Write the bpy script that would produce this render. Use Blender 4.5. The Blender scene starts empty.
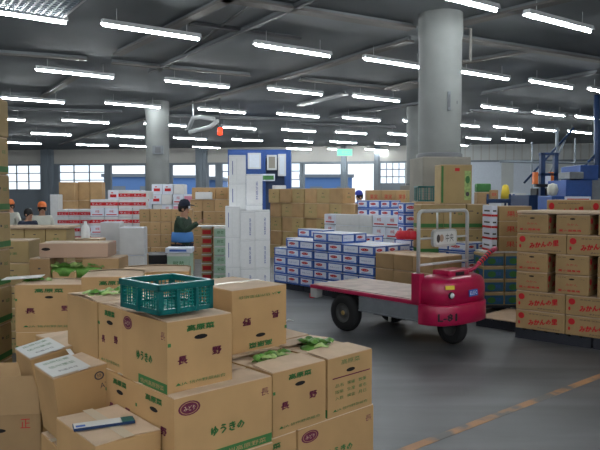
import bpy, bmesh, math, random
from mathutils import Vector, Matrix
random.seed(7)
S = bpy.context.scene
COL = S.collection
H = 1.95; F = 650.0; PITCH = math.radians(2.555)
R_ = math.radians

# ------------------------------------------------------------------ camera and pixel helpers
cam = bpy.data.objects.new('camera', bpy.data.cameras.new('camera'))
COL.objects.link(cam); S.camera = cam
cam.location = (0, 0, H); cam.rotation_euler = (R_(90) - PITCH, 0, 0)
cam.data.sensor_width = 36; cam.data.lens = 36 * F / 600; cam.data.clip_end = 500; cam.data.clip_start = .05

def ray(px, py):
    u = (px - 300) / F; v = (225 - py) / F
    return Vector((u, math.cos(PITCH) + v * math.sin(PITCH), -math.sin(PITCH) + v * math.cos(PITCH)))
def atz(px, py, z):
    d = ray(px, py); return Vector((0, 0, H)) + d * ((z - H) / d.z)
def aty(px, py, y):
    d = ray(px, py); return Vector((0, 0, H)) + d * (y / d.y)
def gx(px, y): return aty(px, 196, y).x
def gz(py, y): return aty(300, py, y).z

# ------------------------------------------------------------------ materials
def mat(name, col, rough=.7, metal=0, noise=0, scale=8, emit=None, vary=0, col2=None, bump=0, spec=.3):
    m = bpy.data.materials.new(name); m.use_nodes = True
    n = m.node_tree.nodes; l = m.node_tree.links; b = n['Principled BSDF']
    b.inputs['Roughness'].default_value = rough; b.inputs['Metallic'].default_value = metal
    b.inputs['Specular IOR Level'].default_value = spec
    b.inputs['Base Color'].default_value = (*col, 1)
    out = None
    if noise or col2:
        tc = n.new('ShaderNodeTexCoord'); nz = n.new('ShaderNodeTexNoise')
        nz.inputs['Scale'].default_value = scale; nz.inputs['Detail'].default_value = 5
        l.new(tc.outputs['Object'], nz.inputs['Vector'])
        mx = n.new('ShaderNodeMix'); mx.data_type = 'RGBA'
        c2 = col2 or tuple(max(0, c * (1 - noise)) for c in col)
        c1 = col if col2 else tuple(min(1, c * (1 + noise)) for c in col)
        rp = n.new('ShaderNodeValToRGB'); rp.color_ramp.elements[0].position = .35; rp.color_ramp.elements[1].position = .65
        l.new(nz.outputs['Fac'], rp.inputs['Fac'])
        l.new(rp.outputs['Color'], mx.inputs['Factor'])
        mx.inputs[6].default_value = (*c1, 1); mx.inputs[7].default_value = (*c2, 1)
        out = mx.outputs[2]
        if bump:
            bp = n.new('ShaderNodeBump'); bp.inputs['Strength'].default_value = bump; bp.inputs['Distance'].default_value = .01
            l.new(nz.outputs['Fac'], bp.inputs['Height']); l.new(bp.outputs['Normal'], b.inputs['Normal'])
    if vary:
        oi = n.new('ShaderNodeObjectInfo'); hs = n.new('ShaderNodeHueSaturation')
        mr = n.new('ShaderNodeMapRange'); mr.inputs['To Min'].default_value = 1 - vary; mr.inputs['To Max'].default_value = 1 + vary
        l.new(oi.outputs['Random'], mr.inputs['Value']); l.new(mr.outputs['Result'], hs.inputs['Value'])
        if out: l.new(out, hs.inputs['Color'])
        else: hs.inputs['Color'].default_value = (*col, 1)
        out = hs.outputs['Color']
    if out: l.new(out, b.inputs['Base Color'])
    if emit:
        b.inputs['Emission Color'].default_value = (*emit[0], 1); b.inputs['Emission Strength'].default_value = emit[1]
    return m

M = {}
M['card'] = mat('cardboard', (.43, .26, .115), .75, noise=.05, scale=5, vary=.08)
M['cardtop'] = mat('cardboard_lit_pale', (.58, .43, .30), .8, noise=.06, scale=9, vary=.06)  # pale tops and sheets; tops have lamplight from above put into the colour
M['card2'] = mat('cardboard_tan', (.37, .235, .115), .75, noise=.08, scale=4, vary=.16)
M['cardy'] = mat('cardboard_yellow', (.36, .26, .12), .75, noise=.06, scale=4, vary=.1)
M['cardr'] = mat('cardboard_dun', (.35, .23, .105), .75, noise=.06, scale=5, vary=.06)
M['cardpink'] = mat('cardboard_rosy', (.42, .28, .20), .75, noise=.04, scale=5)
M['dark'] = mat('shadow_gap', (.012, .01, .01), .9)
M['green'] = mat('print_green', (.045, .16, .045), .7)
M['purple'] = mat('print_purple', (.13, .018, .045), .7)
M['redp'] = mat('print_red', (.48, .015, .02), .7)
M['greyp'] = mat('print_grey', (.06, .05, .05), .7)
M['bluep'] = mat('print_blue', (.05, .12, .42), .6)
M['palebl'] = mat('print_pale_blue', (.25, .36, .68), .6)
M['navyp'] = mat('print_navy', (.09, .12, .40), .6)
M['white'] = mat('white_card', (.64, .68, .77), .6, noise=.03, scale=6, vary=.05)
M['whitec'] = mat('white_coated', (.60, .60, .60), .6, noise=.03, vary=.06)
M['foam'] = mat('styrofoam', (.94, .95, .96), .7, noise=.02, scale=20, vary=.03)
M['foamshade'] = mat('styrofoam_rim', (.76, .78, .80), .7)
M['tape'] = mat('clear_tape', (.52, .43, .31), .3)
M['wtape'] = mat('white_tape', (.70, .69, .70), .35)
M['label'] = mat('paper_label', (.62, .62, .60), .6)
M['leaf'] = mat('leaf_green', (.10, .24, .04), .5, noise=.35, scale=14)
M['leafd'] = mat('leaf_pale', (.30, .42, .14), .5, noise=.25, scale=20)
M['teal'] = mat('teal_plastic', (.0, .10, .095), .35, noise=.05, spec=.5)
M['tealmesh'] = mat('teal_plastic_mesh', (.004, .15, .13), .4)
M['mag'] = mat('magenta_paint', (.38, .006, .055), .28, noise=.05, spec=.6)
M['deckw'] = mat('deck_board', (.48, .38, .33), .6, noise=.14, scale=5)
M['greym'] = mat('grey_paint', (.15, .165, .18), .5, noise=.08)
M['steel'] = mat('pale_steel', (.50, .51, .50), .35, metal=.3)
M['rubber'] = mat('rubber', (.012, .012, .013), .8)
M['hub'] = mat('hub_gold', (.35, .24, .08), .4, metal=.5)
M['black'] = mat('black_plastic', (.015, .015, .018), .5)
M['glass'] = mat('lamp_glass', (.6, .65, .65), .1, spec=.8)
M['yellow'] = mat('yellow_sticker', (.75, .55, .05), .5)
M['concrete'] = mat('pillar_concrete', (.19, .20, .195), .8, noise=.09, scale=1.3)
M['plinth'] = mat('plinth_concrete', (.22, .205, .175), .85, noise=.12, scale=1.5)
M['ceil'] = mat('ceiling_deck', (.17, .185, .195), .8, noise=.12, scale=.3)
M['beam'] = mat('beam_steel', (.15, .14, .13), .7, noise=.12, scale=.7)
M['beamd'] = mat('beam_thin', (.10, .105, .11), .6)
M['wall'] = mat('wall_panel', (.42, .41, .38), .7, noise=.05, scale=.5)
M['wallw'] = mat('wall_pale_panel', (.50, .52, .51), .7, noise=.05, scale=.5)
M['wframe'] = mat('window_steel', (.17, .20, .23), .5)
M['shut'] = mat('shutter', (.58, .63, .70), .5, noise=.03)
M['wood'] = mat('pallet_wood', (.26, .18, .11), .85, noise=.25, scale=12)
M['pblack'] = mat('pallet_black', (.02, .022, .03), .6)
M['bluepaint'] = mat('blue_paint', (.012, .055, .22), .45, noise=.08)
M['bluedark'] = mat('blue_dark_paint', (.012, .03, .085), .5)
M['bluelight'] = mat('blue_wall', (.10, .20, .42), .6)
M['bluebox'] = mat('print_deep_blue', (.03, .11, .20), .6)
M['hubdark'] = mat('hub_dark', (.05, .05, .05), .5)
M['pinkp'] = mat('print_pink', (.62, .25, .36), .6)
M['orange'] = mat('orange_paint', (.65, .16, .04), .5)
M['redpl'] = mat('red_plastic', (.60, .03, .05), .4)
M['olive'] = mat('olive_jacket', (.035, .06, .04), .85, noise=.15, scale=20)
M['navy'] = mat('navy_cloth', (.02, .025, .045), .85)
M['royal'] = mat('royal_blue_cloth', (.03, .05, .30), .8)
M['cream'] = mat('cream_cloth', (.48, .48, .42), .85, noise=.05)
M['skin'] = mat('skin', (.42, .23, .15), .6)
M['hair'] = mat('black_hair', (.01, .008, .007), .6)
M['bapron'] = mat('blue_cloth', (.08, .24, .58), .8)
M['pgreen'] = mat('pale_green_card', (.36, .50, .38), .7, vary=.06)
M['tubeglow'] = mat('tube_light', (1, 1, 1), .5, emit=((.93, .98, 1.0), 120))
M['housing'] = mat('lamp_housing', (.55, .57, .58), .5)
M['dimglow'] = mat('diffuser', (.8, .85, .9), .5, emit=((.80, .88, 1.0), .9))
M['redglow'] = mat('red_lamp', (.6, .02, .01), .4, emit=((1, .06, .02), 2.0))
M['exitglow'] = mat('exit_sign', (.1, .5, .3), .4, emit=((.25, .9, .55), 1.0))
M['pane'] = None
def floor_mat():
    m = bpy.data.materials.new('concrete_floor'); m.use_nodes = True
    n = m.node_tree.nodes; l = m.node_tree.links; b = n['Principled BSDF']
    tc = n.new('ShaderNodeTexCoord')
    def noise(sc, det, dist=0, vec=None):
        z = n.new('ShaderNodeTexNoise'); z.inputs['Scale'].default_value = sc; z.inputs['Detail'].default_value = det
        z.inputs['Distortion'].default_value = dist; l.new(vec or tc.outputs['Object'], z.inputs['Vector']); return z.outputs['Fac']
    mp = n.new('ShaderNodeMapping'); mp.inputs['Rotation'].default_value = (0, 0, R_(-35)); mp.inputs['Scale'].default_value = (.22, 1.5, 1)
    l.new(tc.outputs['Object'], mp.inputs['Vector'])
    a = noise(.9, 6, .6); c = noise(1.6, 5, .8, mp.outputs['Vector'])
    ad = n.new('ShaderNodeMath'); ad.operation = 'ADD'; l.new(a, ad.inputs[0]); l.new(c, ad.inputs[1])
    rp = n.new('ShaderNodeValToRGB'); e = rp.color_ramp.elements
    e[0].position = .38; e[0].color = (.055, .058, .06, 1); e[1].position = .62; e[1].color = (.115, .12, .124, 1)
    hf = n.new('ShaderNodeMath'); hf.operation = 'MULTIPLY'; hf.inputs[1].default_value = .5
    l.new(ad.outputs[0], hf.inputs[0]); l.new(hf.outputs[0], rp.inputs['Fac']); l.new(rp.outputs['Color'], b.inputs['Base Color'])
    mr = n.new('ShaderNodeMapRange'); mr.inputs['To Min'].default_value = .38; mr.inputs['To Max'].default_value = .62
    l.new(a, mr.inputs['Value']); l.new(mr.outputs['Result'], b.inputs['Roughness'])
    return m
M['floor'] = floor_mat()
def line_mat():
    m = bpy.data.materials.new('worn_orange_paint'); m.use_nodes = True
    n = m.node_tree.nodes; l = m.node_tree.links; b = n['Principled BSDF']; b.inputs['Roughness'].default_value = .6
    tc = n.new('ShaderNodeTexCoord'); z = n.new('ShaderNodeTexNoise'); z.inputs['Scale'].default_value = 2.6; z.inputs['Detail'].default_value = 6
    l.new(tc.outputs['Object'], z.inputs['Vector'])
    rp = n.new('ShaderNodeValToRGB'); e = rp.color_ramp.elements
    e[0].position = .44; e[0].color = (.13, .12, .11, 1); e[1].position = .54; e[1].color = (.40, .20, .08, 1)
    l.new(z.outputs['Fac'], rp.inputs['Fac']); l.new(rp.outputs['Color'], b.inputs['Base Color'])
    return m
M['line'] = line_mat()
def pane_mat():
    m = bpy.data.materials.new('window_glass'); m.use_nodes = True
    b = m.node_tree.nodes['Principled BSDF']
    b.inputs['Base Color'].default_value = (.9, .95, 1, 1); b.inputs['Roughness'].default_value = .03
    b.inputs['Transmission Weight'].default_value = 1; b.inputs['IOR'].default_value = 1.05
    return m
M['pane'] = pane_mat()

# ------------------------------------------------------------------ mesh builder
GL = {}
def glyphs(s):
    """centred flat outline of a piece of writing: verts (x,y), faces, width, height"""
    if s in GL: return GL[s]
    cu = bpy.data.curves.new('writing', 'FONT'); cu.body = s; cu.size = 1; cu.resolution_u = 1
    o = bpy.data.objects.new('writing', cu); COL.objects.link(o)
    dg = bpy.context.evaluated_depsgraph_get(); me = bpy.data.meshes.new_from_object(o.evaluated_get(dg))
    vs = [(v.co.x, v.co.y) for v in me.vertices]; fs = [tuple(p.vertices) for p in me.polygons]
    bpy.data.objects.remove(o); bpy.data.curves.remove(cu); bpy.data.meshes.remove(me)
    if not vs: vs = [(0, 0), (1, 0), (1, 1), (0, 1)]; fs = [(0, 1, 2, 3)]
    x0 = min(v[0] for v in vs); x1 = max(v[0] for v in vs); y0 = min(v[1] for v in vs); y1 = max(v[1] for v in vs)
    vs = [((x - (x0 + x1) / 2), (y - (y0 + y1) / 2)) for x, y in vs]
    GL[s] = (vs, fs, x1 - x0, y1 - y0); return GL[s]

class MB:
    def __init__(s): s.v = []; s.f = []; s.m = []; s.sm = []
    def add(s, vs, fs, m, smooth=False, mx=None):
        b = len(s.v)
        s.v += [tuple(mx @ Vector(p)) if mx else tuple(p) for p in vs]
        for f in fs: s.f.append([b + i for i in f]); s.m.append(m); s.sm.append(smooth)
        return s
    def box(s, x0, x1, y0, y1, z0, z1, m, mx=None, bev=0):
        if bev:
            e = bev
            if x1 - x0 > 2 * e and y1 - y0 > 2 * e and z1 - z0 > 2 * e:
                bm = bmesh.new(); bmesh.ops.create_cube(bm, size=1)
                for v in bm.verts: v.co = ((x0 + x1) / 2 + v.co.x * (x1 - x0), (y0 + y1) / 2 + v.co.y * (y1 - y0), (z0 + z1) / 2 + v.co.z * (z1 - z0))
                bmesh.ops.bevel(bm, geom=bm.edges[:], offset=e, segments=2, affect='EDGES', profile=.6)
                bm.verts.index_update()
                s.add([v.co.copy() for v in bm.verts], [[v.index for v in f.verts] for f in bm.faces], m, False, mx); bm.free(); return s
        vs = [(x0, y0, z0), (x1, y0, z0), (x1, y1, z0), (x0, y1, z0), (x0, y0, z1), (x1, y0, z1), (x1, y1, z1), (x0, y1, z1)]
        fs = [(0, 3, 2, 1), (4, 5, 6, 7), (0, 1, 5, 4), (1, 2, 6, 5), (2, 3, 7, 6), (3, 0, 4, 7)]
        return s.add(vs, fs, m, False, mx)
    def tube(s, pts, r, m, n=8, cap=True):
        pts = [Vector(p) for p in pts]; b = len(s.v); rr = r if isinstance(r, (list, tuple)) else [r] * len(pts)
        vs = []; up = None
        for i, p in enumerate(pts):
            t = (pts[min(i + 1, len(pts) - 1)] - pts[max(i - 1, 0)]).normalized()
            a = t.cross(Vector((0, 0, 1)) if abs(t.z) < .95 else Vector((1, 0, 0))).normalized()
            if up is not None:
                a = (up - t * up.dot(t)).normalized()
            up = a; c = t.cross(a)
            for k in range(n):
                q = 2 * math.pi * k / n; vs.append(p + (a * math.cos(q) + c * math.sin(q)) * rr[i])
        fs = []
        for i in range(len(pts) - 1):
            for k in range(n): fs.append((i * n + k, i * n + (k + 1) % n, (i + 1) * n + (k + 1) % n, (i + 1) * n + k))
        if cap: fs.append(tuple(range(n))[::-1]); fs.append(tuple((len(pts) - 1) * n + k for k in range(n)))
        return s.add(vs, fs, m, True)
    def lathe(s, prof, m, n=24, mx=None):
        vs = []; fs = []
        for r, z in prof:
            for k in range(n):
                q = 2 * math.pi * k / n; vs.append((r * math.cos(q), r * math.sin(q), z))
        for i in range(len(prof) - 1):
            for k in range(n): fs.append((i * n + k, i * n + (k + 1) % n, (i + 1) * n + (k + 1) % n, (i + 1) * n + k))
        return s.add(vs, fs, m, True, mx)
    def loft(s, rings, m, caps=True, smooth=True):
        n = len(rings[0]); vs = [p for r in rings for p in r]; fs = []
        for i in range(len(rings) - 1):
            for k in range(n): fs.append((i * n + k, i * n + (k + 1) % n, (i + 1) * n + (k + 1) % n, (i + 1) * n + k))
        if caps: fs.append(tuple(range(n))[::-1]); fs.append(tuple((len(rings) - 1) * n + k for k in range(n)))
        return s.add(vs, fs, m, smooth)
    # flat print on a face: fr = (origin, u, v, normal)
    def rect(s, fr, u0, u1, v0, v1, m, off=.0012, sk=0):
        o, u, v, nn = fr
        P = lambda a, b: o + u * a + v * b + nn * off
        return s.add([P(u0, v0), P(u1, v0 + sk), P(u1, v1 + sk), P(u0, v1)], [(0, 1, 2, 3)], m)
    def disc(s, fr, uc, vc, ru, rv, m, off=.0012, n=16, ring=0):
        o, u, v, nn = fr
        c = [o + u * (uc + ru * math.cos(2 * math.pi * k / n)) + v * (vc + rv * math.sin(2 * math.pi * k / n)) + nn * off for k in range(n)]
        if ring:
            d = [o + u * (uc + ru * ring * math.cos(2 * math.pi * k / n)) + v * (vc + rv * ring * math.sin(2 * math.pi * k / n)) + nn * off for k in range(n)]
            return s.add(c + d, [(k, (k + 1) % n, n + (k + 1) % n, n + k) for k in range(n)], m)
        return s.add(c, [tuple(range(n))], m)
    def text(s, fr, t, uc, vc, w, h, m, off=.0018, skew=0):
        o, u, v, nn = fr; vs, fs, gw, gh = glyphs(t)
        return s.add([o + u * (uc + x / gw * w) + v * (vc + y / gh * h + x / gw * w * skew) + nn * off for x, y in vs], fs, m)
    def build(s, name, parent=None, bevel=0):
        names = []
        for m in s.m:
            if m not in names: names.append(m)
        me = bpy.data.meshes.new(name); me.from_pydata(s.v, [], s.f)
        for k in names: me.materials.append(M[k])
        me.polygons.foreach_set('material_index', [names.index(m) for m in s.m])
        me.polygons.foreach_set('use_smooth', s.sm); me.update()
        o = bpy.data.objects.new(name, me); COL.objects.link(o)
        if parent: o.parent = parent
        if bevel:
            b = o.modifiers.new('bevel', 'BEVEL'); b.width = bevel; b.segments = 2; b.limit_method = 'ANGLE'
        return o

def tag(o, label, cat, group=None, kind=None):
    if label: o['label'] = label
    if cat: o['category'] = cat
    if group: o['group'] = group
    if kind: o['kind'] = kind
    return o
def empty(name, loc=(0, 0, 0), rz=0):
    o = bpy.data.objects.new(name, None); COL.objects.link(o); o.location = loc; o.rotation_euler = (0, 0, rz); o.empty_display_size = .1
    return o
def struct(o): o['kind'] = 'structure'; return o
def copy_tree(o, parent=None):
    c = o.copy(); COL.objects.link(c); c.parent = parent
    for ch in o.children: copy_tree(ch, c)
    return c
ORD = ['bottom', 'second', 'third', 'fourth', 'fifth', 'sixth', 'seventh', 'eighth', 'ninth', 'tenth', 'eleventh', 'twelfth', 'thirteenth', 'fourteenth']
ORC = ['first'] + ORD[1:]
def dirs(yaw):
    t = R_(yaw); return Vector((math.cos(t), math.sin(t), 0)), Vector((-math.sin(t), math.cos(t), 0))

# ------------------------------------------------------------------ prints on cartons
X, Y, Z = Vector((1, 0, 0)), Vector((0, 1, 0)), Vector((0, 0, 1))
def frames(wx, wy):
    """the two faces the camera can see: the front (-y) and the side (-x)"""
    return (Vector((-wx / 2, -wy / 2, 0)), X, Z, -Y), (Vector((-wx / 2, wy / 2, 0)), -Y, Z, -X)
def painted_handhole(b, fr, w, h, v=.74):
    b.disc(fr, w / 2, h * v, .036, .011, 'dark', off=.0015, n=12)  # flat dark oval, painted for the shade inside the hole
def veg_end(b, fr, w, h, low=False):
    b.text(fr, '高原菜', w * .5, h * .88, w * .42, h * .085, 'green'); painted_handhole(b, fr, w, h)
    [(b.text(fr, '長', w * .22 + dx, h * .45 + dy, w * .14, h * .11, 'purple'), b.text(fr, '野', w * .75 + dx, h * .50 + dy, w * .14, h * .11, 'purple'), b.text(fr, '高原菜', w * .5 + dx, h * .88 + dy, w * .42, h * .085, 'green')) for dx, dy in ((0, 0), (.0025, 0), (0, .002), (-.0025, -.001))]
    b.text(fr, '▲JA 信州野菜組合', w * .5, h * .12, w * .78, h * .055, 'green')
    b.rect(fr, 0.002, .018, h * .66, h * .71, 'green')
def veg_long(b, fr, w, h, low=False):
    b.disc(fr, w * .14, h * .84, w * .105, h * .10, 'purple', ring=.82); b.disc(fr, w * .14, h * .84, w * .08, h * .075, 'purple')
    b.text(fr, 'みどり', w * .14, h * .84, w * .11, h * .07, 'cardtop', off=.0024)
    [b.text(fr, 'ゆうきの', w * .52 + dx, h * .42 + dy, w * .34, h * .13, 'green') for dx, dy in ((0, 0), (.003, 0), (0, .003), (-.003, -.001))]
    b.rect(fr, w * .38, w - .002, .004, h * .15, 'green'); b.text(fr, '信州高原野菜', w * .68, h * .075, w * .5, h * .07, 'card', off=.002)
    b.text(fr, '長', w * .92, h * .80, w * .09, h * .11, 'purple')
def veg_table(b, fr, w, h, low=False):
    b.text(fr, '高原菜', w * .5, h * .90, w * .42, h * .085, 'green'); painted_handhole(b, fr, w, h)
    b.rect(fr, w * .1, w * .95, h * .64, h * .66, 'purple')
    for r in range(3):
        for c in range(3):
            b.text(fr, ['品名', '等級', '数量', '階級', '生産', '者名', '入数', '検査', '月日'][r * 3 + c], w * (.25 + .26 * c), h * (.52 - .11 * r), w * .18, h * .06, 'green')
    b.text(fr, '▲JA 信州野菜組合', w * .5, h * .10, w * .78, h * .055, 'green')
def red_long(b, fr, w, h, low=False):
    b.disc(fr, w * .12, h * .72, w * .065, h * .17, 'redp'); b.disc(fr, w * .075, h * .34, w * .022, h * .10, 'redp')
    [b.text(fr, 'みかんの里', w * .56 + dx, h * .47 + dy, w * .58, h * .30, 'redp', skew=.14) for dx, dy in ((0, 0), (.006, .002), (-.006, -.002), (0, .006))]
    b.text(fr, '選果場 出荷組合', w * .52, h * .86, w * .5, h * .07, 'greyp'); b.text(fr, '農業協同組合連合会', w * .68, h * .14, w * .45, h * .08, 'greyp')
def red_end(b, fr, w, h, low=False):
    painted_handhole(b, fr, w, h, .82); b.text(fr, 'みかん', w * .5, h * .52, w * .36, h * .12, 'redp')
    b.text(fr, '里の選果場', w * .42, h * .20, w * .66, h * .11, 'redp'); b.text(fr, '里の選果場', w * .42 + .003, h * .20 + .002, w * .66, h * .11, 'redp'); b.text(fr, '品名 等級', w * .2, h * .9, w * .25, h * .05, 'greyp')
    b.text(fr, '十㎏', w * .82, h * .84, w * .14, h * .05, 'greyp')
def band_face(b, fr, w, h, low=False):
    b.rect(fr, .002, w - .002, h * .06, h * .22, 'green')
    b.rect(fr, w * .46, w * .54, h * .62, h * .68, 'greyp'); b.text(fr, '葉菜', w * .75, h * .62, w * .2, h * .1, 'green'); b.rect(fr, w * .1, w * .3, h * .72, h * .75, 'greyp')
def small_marks(b, fr, w, h, low=False):
    b.rect(fr, w * .42, w * .54, h * .66, h * .71, 'greyp'); b.text(fr, '青果', w * .5, h * .42, w * .3, h * .12, 'green')
def red_marks(b, fr, w, h, low=False):
    b.text(fr, '果実', w * .5, h * .5, w * .55, h * .4, 'redp')
def bw_face(b, fr, w, h, low=False):
    e = h * .20
    b.rect(fr, 0, w, 0, e, 'bluep'); b.rect(fr, 0, w, h - e * .6, h, 'bluep'); b.rect(fr, 0, e, 0, h, 'bluep'); b.rect(fr, w - e, w, 0, h, 'bluep')
    b.disc(fr, w * .42, h * .60, w * .24, h * .15, 'redp', off=.003); b.text(fr, 'ミルク', w * .42, h * .60, w * .32, h * .14, 'white', off=.005); b.rect(fr, w * .2, w * .8, h * .24, h * .34, 'palebl', off=.003)
def bw_face2(b, fr, w, h, low=False):
    e = h * .20
    b.rect(fr, 0, w, 0, e, 'bluep'); b.rect(fr, 0, w, h - e * .6, h, 'bluep'); b.rect(fr, 0, e, 0, h, 'bluep')
    b.text(fr, '牛乳パック', w * .5, h * .5, w * .6, h * .18, 'navyp', off=.003)
def rw_face(b, fr, w, h, low=False):
    b.rect(fr, 0, w, h * .30, h * .72, 'redp'); b.text(fr, 'りんご', w * .5, h * .51, w * .7, h * .28, 'white', off=.004)
def rw_cross(b, fr, w, h, low=False):
    b.rect(fr, w * .12, w * .88, h * .20, h * .32, 'redp', off=.003); b.text(fr, '林檎', w * .5, h * .66, w * .3, h * .34, 'redp', off=.004)
    b.rect(fr, 0, w, 0, h * .05, 'greyp')
def foam_face(b, fr, w, h, low=False):
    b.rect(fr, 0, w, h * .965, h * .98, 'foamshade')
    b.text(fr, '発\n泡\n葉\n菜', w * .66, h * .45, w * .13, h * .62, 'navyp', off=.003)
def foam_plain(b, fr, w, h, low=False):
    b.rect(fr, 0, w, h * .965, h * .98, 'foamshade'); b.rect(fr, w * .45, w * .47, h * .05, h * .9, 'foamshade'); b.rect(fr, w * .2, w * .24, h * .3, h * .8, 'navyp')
def blue_face(b, fr, w, h, low=False):
    b.rect(fr, w * .03, w * .97, h * .05, h * .80, 'bluebox'); b.disc(fr, w * .4, h * .4, w * .2, h * .25, 'green', off=.003); b.text(fr, '青森', w * .72, h * .45, w * .25, h * .3, 'bluep', off=.003)
def jum_face(b, fr, w, h, low=False):
    b.rect(fr, w * .2, w * .8, h * .3, h * .6, 'redp'); b.rect(fr, w * .3, w * .5, h * .7, h * .8, 'redp')
def pink_face(b, fr, w, h, low=False):
    b.rect(fr, w * .05, w * .95, h * .2, h * .85, 'pinkp')
def circ_face(b, fr, w, h, low=False):
    b.disc(fr, w * .74, h * .86, w * .085, h * .065, 'greyp', ring=.7); b.text(fr, '特', w * .74, h * .86, w * .08, h * .06, 'greyp'); b.text(fr, 'A7', w * .80, h * .70, w * .14, h * .08, 'greyp')
def pg_face(b, fr, w, h, low=False):
    b.rect(fr, 0, w, h * .9, h, 'label'); b.text(fr, '野菜', w * .5, h * .5, w * .5, h * .35, 'green', off=.003)
def pr_face(b, fr, w, h, low=False):
    b.rect(fr, w * .1, w * .9, h * .2, h * .7, 'redp'); b.rect(fr, 0, w, h * .9, h, 'label')
def stripe_face(b, fr, w, h, low=False):
    b.rect(fr, 0, w, 0, h * .2, 'redp'); b.rect(fr, w * .2, w * .8, h * .45, h * .6, 'greyp')

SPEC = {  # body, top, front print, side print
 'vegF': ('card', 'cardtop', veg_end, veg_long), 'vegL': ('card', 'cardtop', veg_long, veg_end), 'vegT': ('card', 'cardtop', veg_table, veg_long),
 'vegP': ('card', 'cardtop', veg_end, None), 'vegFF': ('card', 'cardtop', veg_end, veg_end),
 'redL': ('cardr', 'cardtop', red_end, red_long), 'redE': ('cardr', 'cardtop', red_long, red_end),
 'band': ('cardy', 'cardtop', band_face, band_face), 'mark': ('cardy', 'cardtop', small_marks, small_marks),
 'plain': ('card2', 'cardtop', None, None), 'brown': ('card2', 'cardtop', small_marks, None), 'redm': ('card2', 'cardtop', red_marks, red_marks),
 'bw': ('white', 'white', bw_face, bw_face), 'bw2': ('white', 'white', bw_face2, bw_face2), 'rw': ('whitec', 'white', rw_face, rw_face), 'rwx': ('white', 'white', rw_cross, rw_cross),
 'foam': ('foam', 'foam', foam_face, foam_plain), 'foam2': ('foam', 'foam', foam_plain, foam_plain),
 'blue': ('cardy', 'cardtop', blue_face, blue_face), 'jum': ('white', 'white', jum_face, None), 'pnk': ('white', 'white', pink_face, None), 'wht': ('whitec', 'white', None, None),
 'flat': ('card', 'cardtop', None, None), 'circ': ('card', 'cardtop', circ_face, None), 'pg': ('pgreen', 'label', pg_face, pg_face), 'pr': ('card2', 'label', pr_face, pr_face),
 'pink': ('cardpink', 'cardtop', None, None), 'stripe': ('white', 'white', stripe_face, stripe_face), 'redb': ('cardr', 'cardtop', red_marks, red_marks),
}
CACHE = {}
def body_mesh(b, key, wx, wy, h, bev=.006, open_top=False):
    body, top, pf, ps = SPEC[key]
    e = bev
    if open_top:
        t = .006
        b.box(-wx / 2, wx / 2, -wy / 2, -wy / 2 + t, 0, h, body); b.box(-wx / 2, wx / 2, wy / 2 - t, wy / 2, 0, h, body)
        b.box(-wx / 2, -wx / 2 + t, -wy / 2 + t, wy / 2 - t, 0, h, body); b.box(wx / 2 - t, wx / 2, -wy / 2 + t, wy / 2 - t, 0, h, body)
        b.box(-wx / 2 + t, wx / 2 - t, -wy / 2 + t, wy / 2 - t, 0, .01, body)
    else:
        b.box(-wx / 2, wx / 2, -wy / 2, wy / 2, 0, h, body, bev=e)
    f, s_ = frames(wx, wy)
    if pf: pf(b, f, wx, h)
    if ps: ps(b, s_, wy, h)
def small_carton(key, wx, wy, h):
    """a carton of a far stack: body, the two top flaps with the slit between, tape"""
    k = (key, round(wx, 3), round(wy, 3), round(h, 3))
    if k not in CACHE:
        b = MB(); body_mesh(b, key, wx, wy, h - .012, bev=.01)
        g = .006; top = SPEC[key][1]
        if key.startswith('foam'):
            b.box(-wx / 2 + .004, wx / 2 - .004, -wy / 2 + .004, wy / 2 - .004, h - .012, h, top)
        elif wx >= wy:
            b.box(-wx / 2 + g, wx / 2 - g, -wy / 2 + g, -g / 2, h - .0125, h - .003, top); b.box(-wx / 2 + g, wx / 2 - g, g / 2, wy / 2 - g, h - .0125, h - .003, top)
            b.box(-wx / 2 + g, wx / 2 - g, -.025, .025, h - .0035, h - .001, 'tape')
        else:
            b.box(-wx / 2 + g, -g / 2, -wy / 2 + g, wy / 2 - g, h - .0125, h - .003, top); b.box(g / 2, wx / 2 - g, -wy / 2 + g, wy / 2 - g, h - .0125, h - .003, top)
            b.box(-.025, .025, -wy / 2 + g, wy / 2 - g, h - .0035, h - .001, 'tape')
        o = b.build('carton'); me = o.data; bpy.data.objects.remove(o); CACHE[k] = me
    return CACHE[k]
NB = [0]
def put_small(name, key, wx, wy, h, loc, yaw, label, cat='carton', group=None):
    o = bpy.data.objects.new(name, small_carton(key, wx, wy, h)); COL.objects.link(o)
    o.location = loc; o.rotation_euler = (0, 0, R_(yaw)); tag(o, label, cat, group); NB[0] += 1
    return o

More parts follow.
